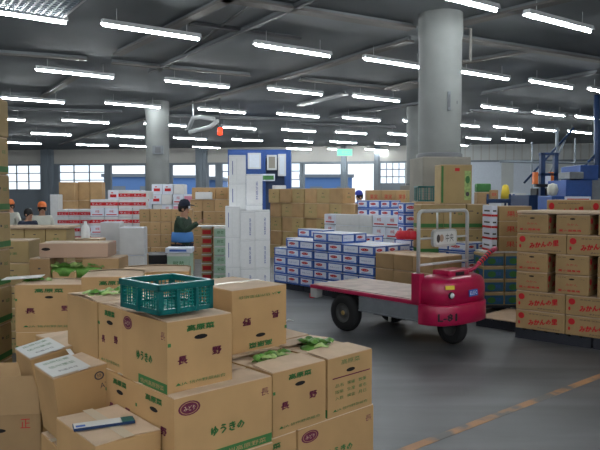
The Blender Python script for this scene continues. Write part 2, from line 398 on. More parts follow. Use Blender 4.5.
def stack(corner, yaw, nx, ny, hf, wx, wy, h, z0, key, what, where, group, name='carton', cat='carton', gap=.008, jit=.006, cols='x', end='', keyf=None, full=False):
    """cartons on a grid; corner = the near corner of the block; only those that show are built"""
    Rv, Lv = dirs(yaw); c = Vector((corner[0], corner[1], 0)); rnd = random.Random(hash((round(corner[0], 2), round(corner[1], 2), nx, ny)) & 0xffff)
    hh = hf if callable(hf) else (lambda i, j: hf)
    for i in range(nx):
        for j in range(ny):
            n = hh(i, j)
            for k in range(n):
                lo = min(hh(i - 1, j) if i else 0, 99); lo2 = hh(i, j - 1) if j else 0
                if not full and i and j and k < n - 1 and k < lo and k < lo2: continue
                p = c + Rv * ((i + .5) * (wx + gap)) + Lv * ((j + .5) * (wy + gap)) + Rv * rnd.uniform(-jit, jit) + Lv * rnd.uniform(-jit, jit)
                p.z = z0 + k * h
                row = ('top' if k == n - 1 else ORD[k] if k < len(ORD) else 'upper')
                a, d = (i, j) if cols == 'x' else (j, i)
                lab = f"{what} {where}, {row} row" + (f", {ORC[a]} {end}" if (ny if cols != 'x' else nx) > 1 else '') + (f", {ORC[d]} deep" if d else '')
                put_small(name, keyf(i, j, k) if keyf else key, wx, wy, h - .002, p, yaw + rnd.uniform(-.6, .6), lab, cat, group)

# ------------------------------------------------------------------ the near cartons, with flaps of their own
def leaves_mesh(b, cx, cy, z, rx, ry, n, seed=0, sz=.06):
    rn = random.Random(seed)
    for q in range(n):
        a = rn.uniform(0, 6.283); r = math.sqrt(rn.random()); x = cx + rx * r * math.cos(a); y = cy + ry * r * math.sin(a)
        w = rn.uniform(.6, 1.1) * sz; tw = rn.uniform(0, 6.283); zz = z + rn.uniform(-.01, .02)
        vs = []; fs = []; N = 5
        for i in range(N):
            for j in range(N):
                u = i / (N - 1) - .5; v = j / (N - 1) - .5
                s_ = 1 - .9 * abs(u) ** 2 * 2
                lx = u * w * 1.4; ly = v * w * s_; lz = .35 * w * math.cos(u * 3) * (1 - v * v * 3) + rn.uniform(-.1, .1) * w
                vs.append((x + lx * math.cos(tw) - ly * math.sin(tw), y + lx * math.sin(tw) + ly * math.cos(tw), zz + lz))
        for i in range(N - 1):
            for j in range(N - 1): fs.append((i * N + j, i * N + j + 1, (i + 1) * N + j + 1, (i + 1) * N + j))
        b.add(vs, fs, 'leaf' if rn.random() < .6 else 'leafd', True)
def leaf_heap(loc, yaw, rx, ry, z, n, label, seed, sz=.06):
    b = MB(); b.lathe([(0.001, -.12), (.9, -.12), (1, -.05), (.8, -.015), (.4, 0), (.001, .005)], 'leaf', n=14, mx=Matrix.Diagonal((rx, ry, 1, 1)))
    leaves_mesh(b, 0, 0, -.005, rx, ry, n, seed, sz)
    o = b.build('leafy_greens'); o.location = Vector(loc) + Vector((0, 0, z)); o.rotation_euler = (0, 0, R_(yaw)); tag(o, label, 'vegetables', 'greens in the open cartons', 'stuff')
def flap(parent, hinge, along, across, length, width, ang, m='cardtop', warp=0, name='flap'):
    """a card flap hinged at a top edge; across points inwards"""
    b = MB(); n = 6; t = .004; vs = []; fs = []
    hinge = Vector(hinge); along = Vector(along); across = Vector(across)
    d = across * math.cos(ang) + Z * math.sin(ang); nn = Z * math.cos(ang) - across * math.sin(ang)
    for i in range(n + 1):
        a = -.5 + i / n
        for j in range(3):
            w = j / 2 * width; bend = warp * (w / width) ** 2 * (.4 + math.sin((a + .5) * math.pi)) if width else 0
            vs.append(hinge + along * a * length * (1 - .06 * (j / 2)) + d * w + Z * bend + nn * t)
    k = len(vs)
    vs += [v - nn * t for v in vs]
    for i in range(n):
        for j in range(2):
            q = i * 3 + j; fs.append((q, q + 3, q + 4, q + 1)); fs.append((k + q, k + q + 1, k + q + 4, k + q + 3))
        fs.append((i * 3 + 2, i * 3 + 5, k + i * 3 + 5, k + i * 3 + 2)); fs.append((i * 3, k + i * 3, k + i * 3 + 3, i * 3 + 3))
    for i in (0, n):
        for j in range(2):
            q = i * 3 + j; fs.append((q, q + 1, k + q + 1, k + q))
    b.add(vs, fs, m); return b.build(name, parent)
def big_carton(corner, z, yaw, wx, wy, h, key, label, top='closed', tilt=(0, 0), flip=False, fr=.47, name='carton', tape='tape', group='vegetable cartons in the near stack', tapedir='x', angs=(.1, .12), warp=.02):
    Rv, Lv = dirs(yaw); loc = Vector((corner[0], corner[1], z)) + Rv * wx / 2 + Lv * wy / 2
    root = empty(name, loc); root.rotation_euler = (tilt[0], tilt[1], R_(yaw))
    if tilt != (0, 0):   # lean about the top near corner
        q_ = Vector((-wx / 2, -wy / 2, h)); root.location = loc + Matrix.Rotation(R_(yaw), 3, 'Z') @ q_ - root.rotation_euler.to_matrix() @ q_
    root; tag(root, label, 'carton', group)
    b = MB()
    if flip:
        b.box(-wx / 2, wx / 2, -wy / 2, wy / 2, 0, h, SPEC[key][0], bev=.008)
        c = MB(); f, s_ = frames(wx, wy)
        SPEC[key][2](c, f, wx, h); k1 = len(c.v); SPEC[key][3](c, s_, wy, h)
        # printed upside down: turned half round in the plane of each face
        c.v = [(-v[0], v[1], h - v[2]) if i < k1 else (v[0], -v[1], h - v[2]) for i, v in enumerate(c.v)]
        b.v, off = b.v + c.v, len(b.v); b.f += [[i + off for i in f_] for f_ in c.f]; b.m += c.m; b.sm += c.sm
        b.build('body', root)
    else:
        body_mesh(b, key, wx, wy, h if top == 'open' else h - .004, bev=.007, open_top=(top == 'open')); b.build('body', root)
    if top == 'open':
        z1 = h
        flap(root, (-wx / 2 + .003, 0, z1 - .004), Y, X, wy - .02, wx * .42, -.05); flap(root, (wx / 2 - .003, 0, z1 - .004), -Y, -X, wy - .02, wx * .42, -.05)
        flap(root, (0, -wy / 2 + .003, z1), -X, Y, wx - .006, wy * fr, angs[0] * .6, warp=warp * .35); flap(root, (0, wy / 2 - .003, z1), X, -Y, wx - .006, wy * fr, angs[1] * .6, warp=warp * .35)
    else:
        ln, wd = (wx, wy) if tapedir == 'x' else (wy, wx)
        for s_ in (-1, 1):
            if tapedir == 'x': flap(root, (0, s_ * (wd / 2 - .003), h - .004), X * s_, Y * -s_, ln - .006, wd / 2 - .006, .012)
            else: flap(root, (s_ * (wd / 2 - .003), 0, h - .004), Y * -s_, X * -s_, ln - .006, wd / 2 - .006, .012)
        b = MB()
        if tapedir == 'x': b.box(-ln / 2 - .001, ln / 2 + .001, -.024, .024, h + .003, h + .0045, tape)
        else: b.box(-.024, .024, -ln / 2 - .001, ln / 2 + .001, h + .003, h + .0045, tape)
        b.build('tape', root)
    return root

# ================================================================== THE HALL
CZ = 5.88
def wall_quad(name, x0, y0, x1, y1, z0, z1, th, m):
    d = Vector((x1 - x0, y1 - y0, 0)); L = d.length; d.normalize(); o = MB()
    o.box(0, L, 0, th, z0, z1, m, mx=Matrix.Translation((x0, y0, 0)) @ Matrix.Rotation(math.atan2(d.y, d.x), 4, 'Z'))
    return o
fl = MB(); fl.box(-34, 30, -14, 62, -.2, 0, 'floor'); struct(fl.build('floor'))
yard = MB(); yard.box(-90, 90, 62.02, 130, -.25, -.02, 'shut'); struct(yard.build('ground_outside'))
ce = MB(); ce.box(-34, 30, -14, 60, CZ, CZ + .3, 'ceil'); struct(ce.build('ceiling'))
# far wall: a line slightly turned to the view
WA = Vector((-24.2, 56.2, 0)); WB = Vector((19.6, 49.0, 0)); wd = (WB - WA).normalized(); wn = Vector((wd.y, -wd.x, 0))
def wall_s(px):   # distance along the far wall line that a picture column meets
    r = (px - 300) / F; return (r * WA.y - WA.x) / (wd.x - r * wd.y)
def wall_p(px): return WA + wd * wall_s(px)
MW = Matrix.Translation(WA) @ Matrix.Rotation(math.atan2(wd.y, wd.x), 4, 'Z')
openings = [(5, 41, 160, 190, 'w'), (59, 105, 160, 188, 'w'), (110, 147, 161, 0, 'd'), (171, 199, 161, 0, 'd'), (207, 217, 161, 0, 'd'), (222, 229, 161, 188, 'w'),
            (290, 300, 162, 188, 'w'), (303, 342, 162, 0, 'd'), (346, 375, 162, 0, 'd'), (380, 405, 162, 184, 'w'), (466, 501, 160, 0, 's'), (513, 541, 160, 0, 's')]
b = MB(); prev = -9.0
seg = []
def zat(px, py): p = wall_p(px); return gz(py, p.y)
for (a, c, t, bt, kd) in openings:
    s0, s1 = wall_s(a), wall_s(c); zt = zat((a + c) / 2, t)
    b.box(prev, s0, 0, .3, 0, zt if zt < CZ else CZ, 'wframe' if kd != 's' else 'wallw', mx=MW)
    prev = s1
b.box(prev, 56, 0, .3, 0, 4.6, 'wallw', mx=MW)
for (a, c, t, bt, kd) in openings:
    s0, s1 = wall_s(a), wall_s(c)
    if kd == 'w': b.box(s0, s1, 0, .3, 0, zat((a + c) / 2, bt), 'wframe', mx=MW)
zt = zat(200, 160.5)
b.box(-9, wall_s(440), -.03, .3, 4.62, CZ, 'wall', mx=MW); b.box(wall_s(440), 56, -.03, .3, 4.62, CZ, 'wallw', mx=MW)
for k in range(60):
    s_ = wall_s(440) + k * .6
    if s_ < 55: b.box(s_, s_ + .08, -.06, -.03, 4.62, CZ, 'wall', mx=MW)
b.box(-9, 56, -.1, -.03, 4.55, 4.68, 'wframe', mx=MW)
struct(b.build('wall_far'))
nwin = 0; nd = 0
for (a, c, t, bt, kd) in openings:
    s0, s1 = wall_s(a), wall_s(c); z1 = min(zat((a + c) / 2, t), 4.62)
    if kd == 'w':
        z0 = zat((a + c) / 2, bt); nwin += 1; o = MB()
        e = .07; o.box(s0, s1, .02, .12, z0, z0 + e, 'wframe', mx=MW); o.box(s0, s1, .02, .12, z1 - e, z1, 'wframe', mx=MW)
        nv = 3 if c - a > 28 else (4 if c - a == 25 else 1); nh = 3
        for i in range(nv + 1):
            x_ = s0 + (s1 - s0) * i / nv; o.box(max(s0, x_ - e / 2), min(s1, x_ + e / 2), .02, .12, z0, z1, 'wframe', mx=MW)
        for i in range(1, nh): z_ = z0 + (z1 - z0) * i / nh; o.box(s0, s1, .02, .12, z_ - e / 2, z_ + e / 2, 'wframe', mx=MW)
        w = struct(o.build('window_%d' % nwin)); p = MB(); p.box(s0, s1, .06, .07, z0, z1, 'pane', mx=MW); q = p.build('pane', w)
    elif kd == 's':
        nd += 1; o = MB()
        for k in range(15): o.box(s0, s1, .05 + .02 * (k % 2), .12, k * z1 / 15, (k + 1) * z1 / 15, 'shut', mx=MW)
        struct(o.build('door_%d' % nd))
    else:
        nd += 1; o = MB(); e = .12
        o.box(s0, s0 + e, -.05, .25, 0, z1, 'wframe', mx=MW); o.box(s1 - e, s1, -.05, .25, 0, z1, 'wframe', mx=MW); o.box(s0, s1, -.05, .25, z1 - e, z1, 'wframe', mx=MW)
        struct(o.build('door_%d' % nd))
# side and back walls (behind and beside the view), dock doors open to daylight
b = MB(); b.box(-34, -33.7, -14, 60, 0, 1.2, 'wall'); b.box(-34, -33.7, -14, 60, 4.2, CZ, 'wall')
for k in range(10): b.box(-34, -33.7, -14 + k * 8, -11 + k * 8, 1.2, 4.2, 'wall')
struct(b.build('wall_left'))
b = MB(); b.box(29.7, 30, -14, 60, 0, CZ, 'wallw'); struct(b.build('wall_right'))
b = MB(); b.box(-34, 30, -14, -13.7, 5.3, CZ, 'wall')
for k in range(7): b.box(-34 + k * 10.6, -33.4 + k * 10.6, -14, -13.7, 0, 5.3, 'wall')
struct(b.build('wall_back'))
# pillars
def pillar(px, y, dia, zb, pw, pd, name):
    x = gx(px, y); o = MB()
    o.lathe([(dia / 2, zb - .02), (dia / 2, 5.3), (dia / 2 + .02, 5.45), (dia / 2 + .02, CZ)], 'concrete', n=40, mx=Matrix.Translation((x, y, 0)))
    o.lathe([(dia / 2 + .035, zb), (dia / 2 + .035, zb + .08), (dia / 2, zb + .10)], 'beamd', n=40, mx=Matrix.Translation((x, y, 0)))
    Rr = Matrix.Translation((x, y, 0)) @ Matrix.Rotation(R_(pd), 4, 'Z')
    o.box(-pw / 2, pw / 2, -pw / 2, pw / 2, 0, zb, 'plinth', mx=Rr, bev=.03)
    return struct(o.build(name))
pillar(439, 14.3, .92, 2.78, 1.05, 6, 'pillar_near')
pillar(158, 27.3, .95, 0.02, .6, 35, 'pillar_far')
pillar(418, 28.0, 1.0, 2.4, 1.1, 35, 'pillar_middle')
px_ = gx(158, 27.3)
for (px, w) in ((50, 1.0), (203, .9), (344, .4), (377, .45)):
    o = MB(); s_ = wall_s(px); o.box(s_ - w / 2, s_ + w / 2, -.5, -.1, 0, CZ, 'wframe', mx=MW); o.box(s_ - w * .2, s_ + w * .2, -.62, -.5, 0, CZ, 'wframe', mx=MW); struct(o.build('column_wall'))
# small plates on the pillars
def plate(px, py, y, w, h, label, name='conduit_plate'):
    p = aty(px, py, y); o = MB(); o.box(-w / 2, w / 2, -.03, .04, -h / 2, h / 2, 'greym', bev=.008); o.box(-w / 4, w / 4, -.035, -.03, -h / 3, h / 3, 'beamd')
    q = o.build(name); q.location = p; tag(q, label, 'plate')
plate(449, 101, 13.83, .07, .40, 'narrow dark conduit box on the big round pillar above the truck')
plate(456, 102.5, 13.97, .06, .08, 'small dark switch beside the conduit box on the big round pillar')
plate(158, 150, 26.8, .45, .35, 'dark switch panel on the distant round pillar', 'switch_panel')
# drop head beside the pillar: bracket
o = MB(); p = aty(464, 45, 14.2); o.tube([p + Vector((0, 0, .35)), p + Vector((.14, 0, .35)), p + Vector((.14, 0, -.35)), p + Vector((-.04, 0, -.35))], .03, 'beam', 6)
tag(o.build('pipe_bracket'), 'grey square pipe bracket beside the top of the big round pillar', 'bracket')
# ceiling beams through measured picture points, all at real height
def beam(pts, zb, w, m, h=None, name='beam_main', ext=0):
    a, c = atz(*pts[0], zb), atz(*pts[1], zb); d = (c - a).normalized(); a -= d * ext; c += d * ext; L = (c - a).length
    o = MB(); o.box(0, L, -w / 2, w / 2, 0, .05, m, mx=Matrix.Translation(a) @ Matrix.Rotation(math.atan2(d.y, d.x), 4, 'Z'))
    T = Matrix.Translation(a) @ Matrix.Rotation(math.atan2(d.y, d.x), 4, 'Z')
    top = (CZ - zb + .02) if h is None else h
    o.box(0, L, -w * .1, w * .1, .04, top, 'ceil', mx=T)
    return struct(o.build(name))
ZB = 5.74
beam(((222, 0), (412, 30)), ZB, .30, 'beam'); beam(((472, 42), (600, 62)), ZB, .26, 'beam', ext=1)
beam(((300, 75), (410, 42)), ZB, .26, 'beam'); beam(((172, 110), (300, 75)), ZB, .26, 'beam')
beam(((455, 27), (560, 2)), ZB, .26, 'beam', ext=.5); beam(((145, 120), (60, 145)), ZB, .24, 'beam')
beam(((230, 0), (117, 56)), ZB, .22, 'beam'); beam(((80, 75), (42, 98)), ZB, .22, 'beam')
beam(((0, 55), (87, 61)), ZB, .16, 'beam'); beam(((112, 64), (250, 77)), ZB, .16, 'beam'); beam(((300, 81), (398, 91)), ZB, .16, 'beam')
beam(((190, 25), (300, 40)), ZB + .05, .14, 'beamd'); beam(((175, 62), (290, 12)), ZB, .08, 'beamd', ext=2)
beam(((460, 65), (532, 52)), ZB, .16, 'beam'); beam(((482, 95), (597, 74)), ZB, .14, 'beamd'); beam(((8, 110), (122, 113)), ZB, .3, 'beamd')
beam(((300, 106), (345, 95)), ZB, .3, 'steel'); beam(((330, 118), (418, 105)), ZB, .3, 'beamd'); beam(((300, 125), (395, 128)), ZB, .3, 'beamd')
beam(((150, 116), (300, 121)), ZB, .3, 'beamd'); beam(((470, 112), (600, 118)), ZB, .3, 'beamd'); beam(((160, 72), (258, 0)), ZB + .1, .06, 'beamd')
beam(((395, 90), (420, 84)), ZB - .02, .9, 'beam', h=.3)

# ------------------------------------------------------------------ fluorescent lamps in rows
E1 = R_(35)
lamps = [(-8, 12, 25, 17), (106, 27, 200, 38), (37, 71, 115, 77), (6, 99, 61, 102), (106, 104, 161, 107), (-24, 118, 23, 120), (61, 121, 111, 122.5), (29, 133.5, 74, 135),
 (3, 142.5, 45, 144), (106, 136, 146, 137), (75, 145, 110, 145.5), (122, 146, 148, 146.5), (166, 82, 230, 87), (258, 47, 330, 55), (199, 110, 246, 112.5), (270, 90, 322, 94),
 (142, 124, 189, 126), (219, 127, 256, 129), (172, 138, 208, 139.5), (191, 147, 222, 148), (231, 139.5, 264, 141), (278, 114, 319, 117), (282, 130, 316, 131.5),
 (284, 141, 313, 142), (286, 148.5, 312, 149.5), (373, 60, 419, 68), (355, 97, 399, 101), (344, 118, 380, 120.5), (336, 132, 367, 134), (330, 142, 357, 143), (328, 149, 351, 150),
 (402, 121, 438, 124), (387, 134, 418, 135.5), (375, 143.5, 399, 144.5), (365, 149.5, 388, 150.5), (424, -5, 490, 7), (531, 17, 589, 31), (460, 71.5, 509, 80), (533, 82, 571, 88),
 (590, 90, 625, 95), (483, 107, 517, 110.5), (535, 113, 563, 115.5), (577, 117, 603, 119.5), (448, 124, 480, 127), (495, 127, 521, 129), (534, 129.5, 558, 131), (570, 132, 590, 133),
 (467, 138, 490, 139.5), (502, 139, 525, 140.5), (445, 144.5, 468, 146), (400, 151, 420, 152)]
LZ = 5.5
lproto = empty('fluorescent_lamp')
o = MB(); Lh = 1.12
o.loft([[(x, -.07, .12), (x, .07, .12), (x, .10, .02), (x, .05, .045), (x, -.05, .045), (x, -.10, .02)] for x in (-Lh, Lh)], 'housing', smooth=False); o.build('housing', lproto)
o = MB(); o.tube([(-Lh + .03, 0, 0), (Lh - .03, 0, 0)], .027, 'tubeglow', 8); o.build('tube', lproto)
for x in (-.8, .8):
    o = MB(); o.tube([(x, 0, .11), (x, 0, CZ - LZ + .01)], .008, 'housing', 5); o.build('hanger', lproto)
special = {0: 'fluorescent lamp cut off by the picture edge below the gridded ceiling light', 1: 'long bright fluorescent lamp over the near carton stacks, largest in view', 35: 'bright fluorescent lamp at the top edge of the picture above the big pillar',
 36: 'bright slanting fluorescent lamp at the upper corner beyond the big pillar', 2: 'fluorescent lamp over the tall edge stack, next row behind the largest one', 13: 'bright fluorescent lamp between the largest one and the big pillar',
 25: 'fluorescent lamp touching the near side of the big round pillar', 37: 'fluorescent lamp just beyond the far side of the big round pillar', 38: 'fluorescent lamp behind the slanting one, above the carton stack at the edge'}
for i, (x0, y0, x1, y1) in enumerate(lamps):
    c = atz((x0 + x1) / 2, (y0 + y1) / 2, LZ)
    l_ = lproto if i == 0 else copy_tree(lproto)
    l_.location = c; l_.rotation_euler = (0, 0, E1)
    far = c.y > 30
    tag(l_, special.get(i, 'small white fluorescent lamp in the distant rows near the windows' if far else 'white fluorescent lamp hanging in the middle rows of the dark ceiling'), 'ceiling lamp',
        'fluorescent lamps in the distant rows' if far else 'fluorescent lamps in the nearer rows')
n0 = len(lamps); d1, d2 = dirs(35)
for a_ in range(-4, 5):  # out-of-view lamps, added to brighten the near carton fronts
    for b_ in range(-3, 3, 2):
        c = Vector((-1.0, 1.0, LZ)) + d1 * a_ * 3.9 + d2 * b_ * 3.4
        v = c - Vector((0, 0, H)); 
        if c.y < -13 or (c.y > 0 and (abs(c.x) < c.y * .75 + 2) and (v.z / max(c.y, .1)) < .62): continue
        if c.y > 0 and abs(c.x) < c.y * .5 + 1.5 and v.z / c.y < .9: continue
        l_ = copy_tree(lproto); l_.location = c; l_.rotation_euler = (0, 0, E1)
        tag(l_, 'unseen fluorescent lamp added behind and beside the viewpoint as fill light', 'ceiling lamp', 'fluorescent lamps out of view')
# gridded fitting at the picture corner
gp = atz(12, 2, 5.55); g = empty('louvred_ceiling_light', gp, E1); tag(g, 'square ceiling light behind a white metal grid, at the picture corner', 'ceiling light')
o = MB(); o.box(-1.1, 1.1, -1.0, -.94, 0, .14, 'housing'); o.box(-1.1, 1.1, .94, 1.0, 0, .14, 'housing'); o.box(-1.1, -1.04, -1, 1, 0, .14, 'housing'); o.box(1.04, 1.1, -1, 1, 0, .14, 'housing'); o.box(-1.1, 1.1, -1, 1, .13, .15, 'housing'); o.build('frame', g)
o = MB()
for k in range(17): o.box(-1.04 + k * .13 - .018, -1.04 + k * .13 + .018, -.95, .95, 0, .05, 'wframe')
for k in range(14): o.box(-1.05, 1.05, -.9 + k * .138 - .018, -.9 + k * .138 + .018, 0.001, .051, 'wframe')
o.build('grid', g)
o = MB(); o.box(-1.03, 1.03, -.94, .94, .10, .11, 'dimglow'); o.build('diffuser', g)
# hooked pipe and red beacon far under the ceiling
bp = aty(220, 131.5, 26); o = MB()
o.tube([aty(189, 128, 27.5), aty(193, 118, 27), aty(200, 117, 26.5), aty(214, 119, 26)], .09, 'housing', 8); o.tube([aty(190, 132, 27.5), aty(210, 127, 26.5), aty(218, 121, 26)], .09, 'housing', 8)
o.tube([aty(193, 118, 27), Vector((aty(193, 118, 27).x, 27, CZ - .01))], .04, 'housing', 6)
tag(o.build('duct_pipe'), 'pale bent pipe hanging below the ceiling beyond the round pillar', 'pipe')
bb = empty('warning_beacon', bp); tag(bb, 'red warning lamp hanging from the ceiling above the workers', 'lamp')
o = MB(); o.lathe([(.001, .16), (.08, .15), (.11, 0), (.10, -.13), (.001, -.16)], 'redglow', 12); o.build('lens', bb)
o = MB(); o.lathe([(.001, .24), (.13, .23), (.13, .15), (.001, .15)], 'beamd', 12); o.tube([(0, 0, .2), (0, 0, CZ - bp.z)], .03, 'beamd', 6); o.build('mount', bb)
ep = aty(343.5, 153.5, 50.5); ex = empty('exit_sign', ep); ex.location.y -= 1.2; tag(ex, 'green lit exit sign above the middle doorway in the far wall', 'sign')
o = MB(); o.box(-.6, .6, -.08, .08, -.28, .28, 'white', bev=.02); o.box(-.03, .03, -.02, .02, .28, CZ - ep.z, 'beamd'); o.build('casing', ex)
o = MB(); o.box(-.55, .55, -.09, -.081, -.23, .23, 'exitglow'); fr = (Vector((-.55, -.09, -.23)), X, Z, -Y); o.text(fr, '非常口', .62, .23, .6, .26, 'white', off=.004); o.build('face', ex)

# floor marking and outside buildings
a = atz(400, 452, 0); c = atz(640, 361, 0); d = (c - a).normalized()
o = MB(); o.box(0, (c - a).length + .5, -.045, .045, 0, .003, 'line'); q = o.build('trim_floor_line'); q.location = a - d * .4; q.rotation_euler = (0, 0, math.atan2(d.y, d.x)); struct(q)
def outbuild(px0, px1, pyt, y, m, label, z0=-.02):
    x0, x1 = gx(px0, y), gx(px1, y); zt = gz(pyt, y); r = empty('building', ((x0 + x1) / 2, y, 0)); tag(r, label, 'building', 'blue buildings outside the doorways')
    w = (x1 - x0) / 2; o = MB(); o.box(-w, w, 0, 8, z0, zt, m); o.build('wall', r)
    o = MB(); o.box(-w - .2, w + .2, -.3, 8.2, zt, zt + .35, 'wframe'); o.build('roof', r)
    o = MB(); k = 0
    while -w + 1 + k * 3 < w - 1: o.box(-w + 1 + k * 3, -w + 2.4 + k * 3, -.05, .02, zt * .55, zt * .75, 'pane' if 0 else 'wframe'); k += 1
    if k: o.build('window_strip', r)
outbuild(104, 150, 177, 72, 'bluelight', 'blue building seen through the doorway near the distant pillar')
outbuild(165, 201, 178, 84, 'bluelight', 'blue building seen through the doorway behind the worker in the cap')
outbuild(206, 219, 180, 66, 'bluelight', 'narrow strip of blue building beside the white foam stacks')
outbuild(301, 352, 177.5, 73, 'bluelight', 'low blue building seen through the middle doorways')

# ================================================================== NEAR CARTONS
hV = .32; z1, z2 = 1.08, 1.40
# main near stack, every carton placed by its top near corner
def nc(px, py, z): p = atz(px, py, z); return (p.x, p.y)
YW = 41
Rv, Lv = dirs(YW)
A = nc(167, 323, z2)
big_carton(A, z1, YW + 1, .345, .42, hV, 'vegF', 'brown vegetable carton directly under the teal crate, its corner facing the camera', 'open', angs=(.05, .08))
B0 = Vector((*A, 0)) + Lv * .435
big_carton(B0, z1, YW, .46, .27, hV, 'vegFF', 'brown carton behind the crate carton, end with hand hole towards the taped boxes', 'open', angs=(.1, .02))
B1 = B0 + Lv * .285
big_carton(B1, z1, YW, .34, .40, hV, 'vegP', 'farthest carton in the crate row, green leaves showing on top', 'open', angs=(.08, .1))
q = B1 + Rv * .17 + Lv * .17; leaf_heap(q, YW, .13, .10, z2 + .015, 26, 'green leaves on the open carton behind the teal crate', 3)
# end-on prints for the middle box: its side shows an end
D = nc(174, 400, z1)
big_carton(D, z1 - hV, YW + 1, .54, .345, hV, 'vegL', 'carton below the crate carton, oval purple mark and green writing on its long side', 'open', angs=(.03, .06), warp=.03)
for k in range(1, 4):
    p = Vector((*D, 0)) + Lv * (.35 * k) + Rv * (.14 if k > 1 else .0); big_carton(p, z1 - hV, YW, .54, .335, hV, 'vegFF', ['', 'second carton back under the crate row, end with hand hole', 'third carton back under the crate row', 'rearmost carton under the crate row'][k], 'closed')
for k in range(2):
    for l_ in (1, 2):
        p = Vector((*D, 0)) + Lv * (.35 * k) + Rv * .012; big_carton(p, z1 - hV * (l_ + 1), YW, .53, .335, hV, 'vegL' if k == 0 else 'vegFF', 'brown carton ' + ('one level' if l_ == 1 else 'two levels') + ' below the purple oval carton, ' + ('near' if k == 0 else 'far') + ' one', 'closed')
Ee = Vector((*nc(272.5, 374, z1), 0)); YE = 44; Re, Le = dirs(YE)
big_carton(Ee, z1 - hV, YE, .375, .50, hV, 'vegF', 'open carton of greens with two purple characters on its end, beside the aisle', 'open', angs=(.06, .10), warp=.02, fr=.34)
leaf_heap(Ee + Re * .19 + Le * .23, YE, .11, .07, z1 + .016, 26, 'green leaves in the open carton with two purple characters', 5, .05)
Fe = Ee + Re * .392
big_carton(Fe, z1 - hV, YE, .365, .50, hV, 'vegT', 'open carton of greens with a printed green table on its end, nearest the truck', 'open', angs=(.06, .10), warp=.02, fr=.34)
leaf_heap(Fe + Re * .17 + Le * .26, YE, .12, .09, z1 + .02, 26, 'bright green leaves in the open carton nearest the truck', 6, .055)
# gap row behind E/F
G1 = Ee + Le * .52 + Re * .02
big_carton(G1, z1 - hV, YE, .37, .42, hV, 'vegF', 'open carton just in front of the upside-down carton, flaps ajar', 'open', angs=(.06, .10))
big_carton(G1 + Re * .385, z1 - hV, YE, .36, .42, hV, 'vegF', 'open carton with a white sheet on top, behind the greens nearest the truck', 'open', angs=(.05, .12))
o = MB(); vs = []; N = 8
for i in range(N):
    for j in range(N): vs.append((i / 7 * .30 - .15, j / 7 * .2 - .1, .02 * math.sin(i * 1.3) * math.cos(j * 1.1)))
o.add(vs, [(i * N + j, (i + 1) * N + j, (i + 1) * N + j + 1, i * N + j + 1) for i in range(N - 1) for j in range(N - 1)], 'label', True)
q = o.build('packing_sheet'); q.location = (G1 + Re * .56 + Le * .2); q.location.z = z1 + .075; q.rotation_euler = (0, 0, R_(YE)); q.modifiers.new('s', 'SOLIDIFY').thickness = .003
tag(q, 'crumpled white packing sheet on the open cartons beside the upside-down carton', 'sheet')
# layer under E/F : G with the oval
Gp = Vector((*nc(303, 442, z1 - hV), 0)); Gq = Ee + Re * .17 - Le * .005
big_carton(Gq, z1 - 2 * hV, YE, .60, .42, hV, 'vegL', 'carton with purple oval mark under the two open cartons of greens', 'closed')
big_carton(Gq - Re * .40, z1 - 2 * hV, YE, .39, .42, hV, 'vegF', 'carton with green writing between the two purple oval cartons, at the picture bottom', 'closed')
big_carton(Gq - Re * .10, z1 - 3 * hV, YE, .60, .42, hV, 'vegL', 'lowest carton at the aisle corner of the near stack', 'closed')
for l_ in (1, 2):
    big_carton(Gq + Le * .44, z1 - (l_ + 1) * hV, YE, .55, .40, hV, 'vegL', 'carton inside the near stack, ' + ('second' if l_ == 1 else 'lowest') + ' level behind the aisle corner', 'closed')
    big_carton(Gq + Le * .87 - Re*.2, z1 - (l_ + 1) * hV, YE, .55, .50, hV, 'vegL', 'carton supporting the upside-down carton, ' + ('second' if l_ == 1 else 'lowest') + ' level', 'closed')
# upside-down carton on the far corner
Hc = Vector((*nc(232, 291, z2 + .04), 0)); big_carton(Hc, z1, 44, .40, .50, hV + .04, 'vegF', 'upside-down vegetable carton on the far corner of the near stack, behind the crate', 'closed', flip=True)
Rh, Lh_ = dirs(44)
big_carton(Hc - Rh * .05 - Lh_ * .02, z1 - hV, 44, .50, .45, hV, 'vegF', 'carton directly beneath the upside-down carton', 'closed')
# middle fill behind row
for k in range(2):
    for l_ in range(1, 4):
        p = B0 + Rv * (.0 + .50 * k) + Lv * .80
        big_carton(p, z1 - l_ * hV, YW, .48, .42, hV, 'vegF', f'carton inside the near stack behind the crate row, {["", "third", "second", "lowest"][l_]} level, {["outer", "inner"][k]}', 'closed')
# pallets below the near stack
def pallet(loc, yaw, w=1.1, d=1.1, h=.12, m='wood', label='', sheet=None):
    r = empty('pallet', loc, R_(yaw)); tag(r, label, 'pallet')
    o = MB()
    for k in range(7): o.box(-w / 2, w / 2, -d / 2 + k * (d - .1) / 6, -d / 2 + k * (d - .1) / 6 + .1, h - .022, h, m)
    o.build('top_deck', r)
    for k in (-1, 0, 1):
        o = MB(); o.box(k * (w / 2 - .05) - .045, k * (w / 2 - .05) + .045, -d / 2, d / 2, .02, h - .022, m); o.box(k * (w / 2 - .05) - .05, k * (w / 2 - .05) + .05, -d / 2, d / 2, 0, .02, m); o.build('bearer', r)
    if sheet:
        o = MB(); o.box(-w / 2 + .01, w / 2 - .01, -d / 2 + .01, d / 2 - .01, h, h + .012, sheet); o.build('cover_sheet', r)
    return r
pallet(Vector((*D, 0)) + Rv * .30 + Lv * .55, YW, label='wooden pallet under the crate row of the near stack')
pallet(Gq + Re * .32 + Le * .60, YE, .85, 1.2, label='wooden pallet under the open cartons of greens')

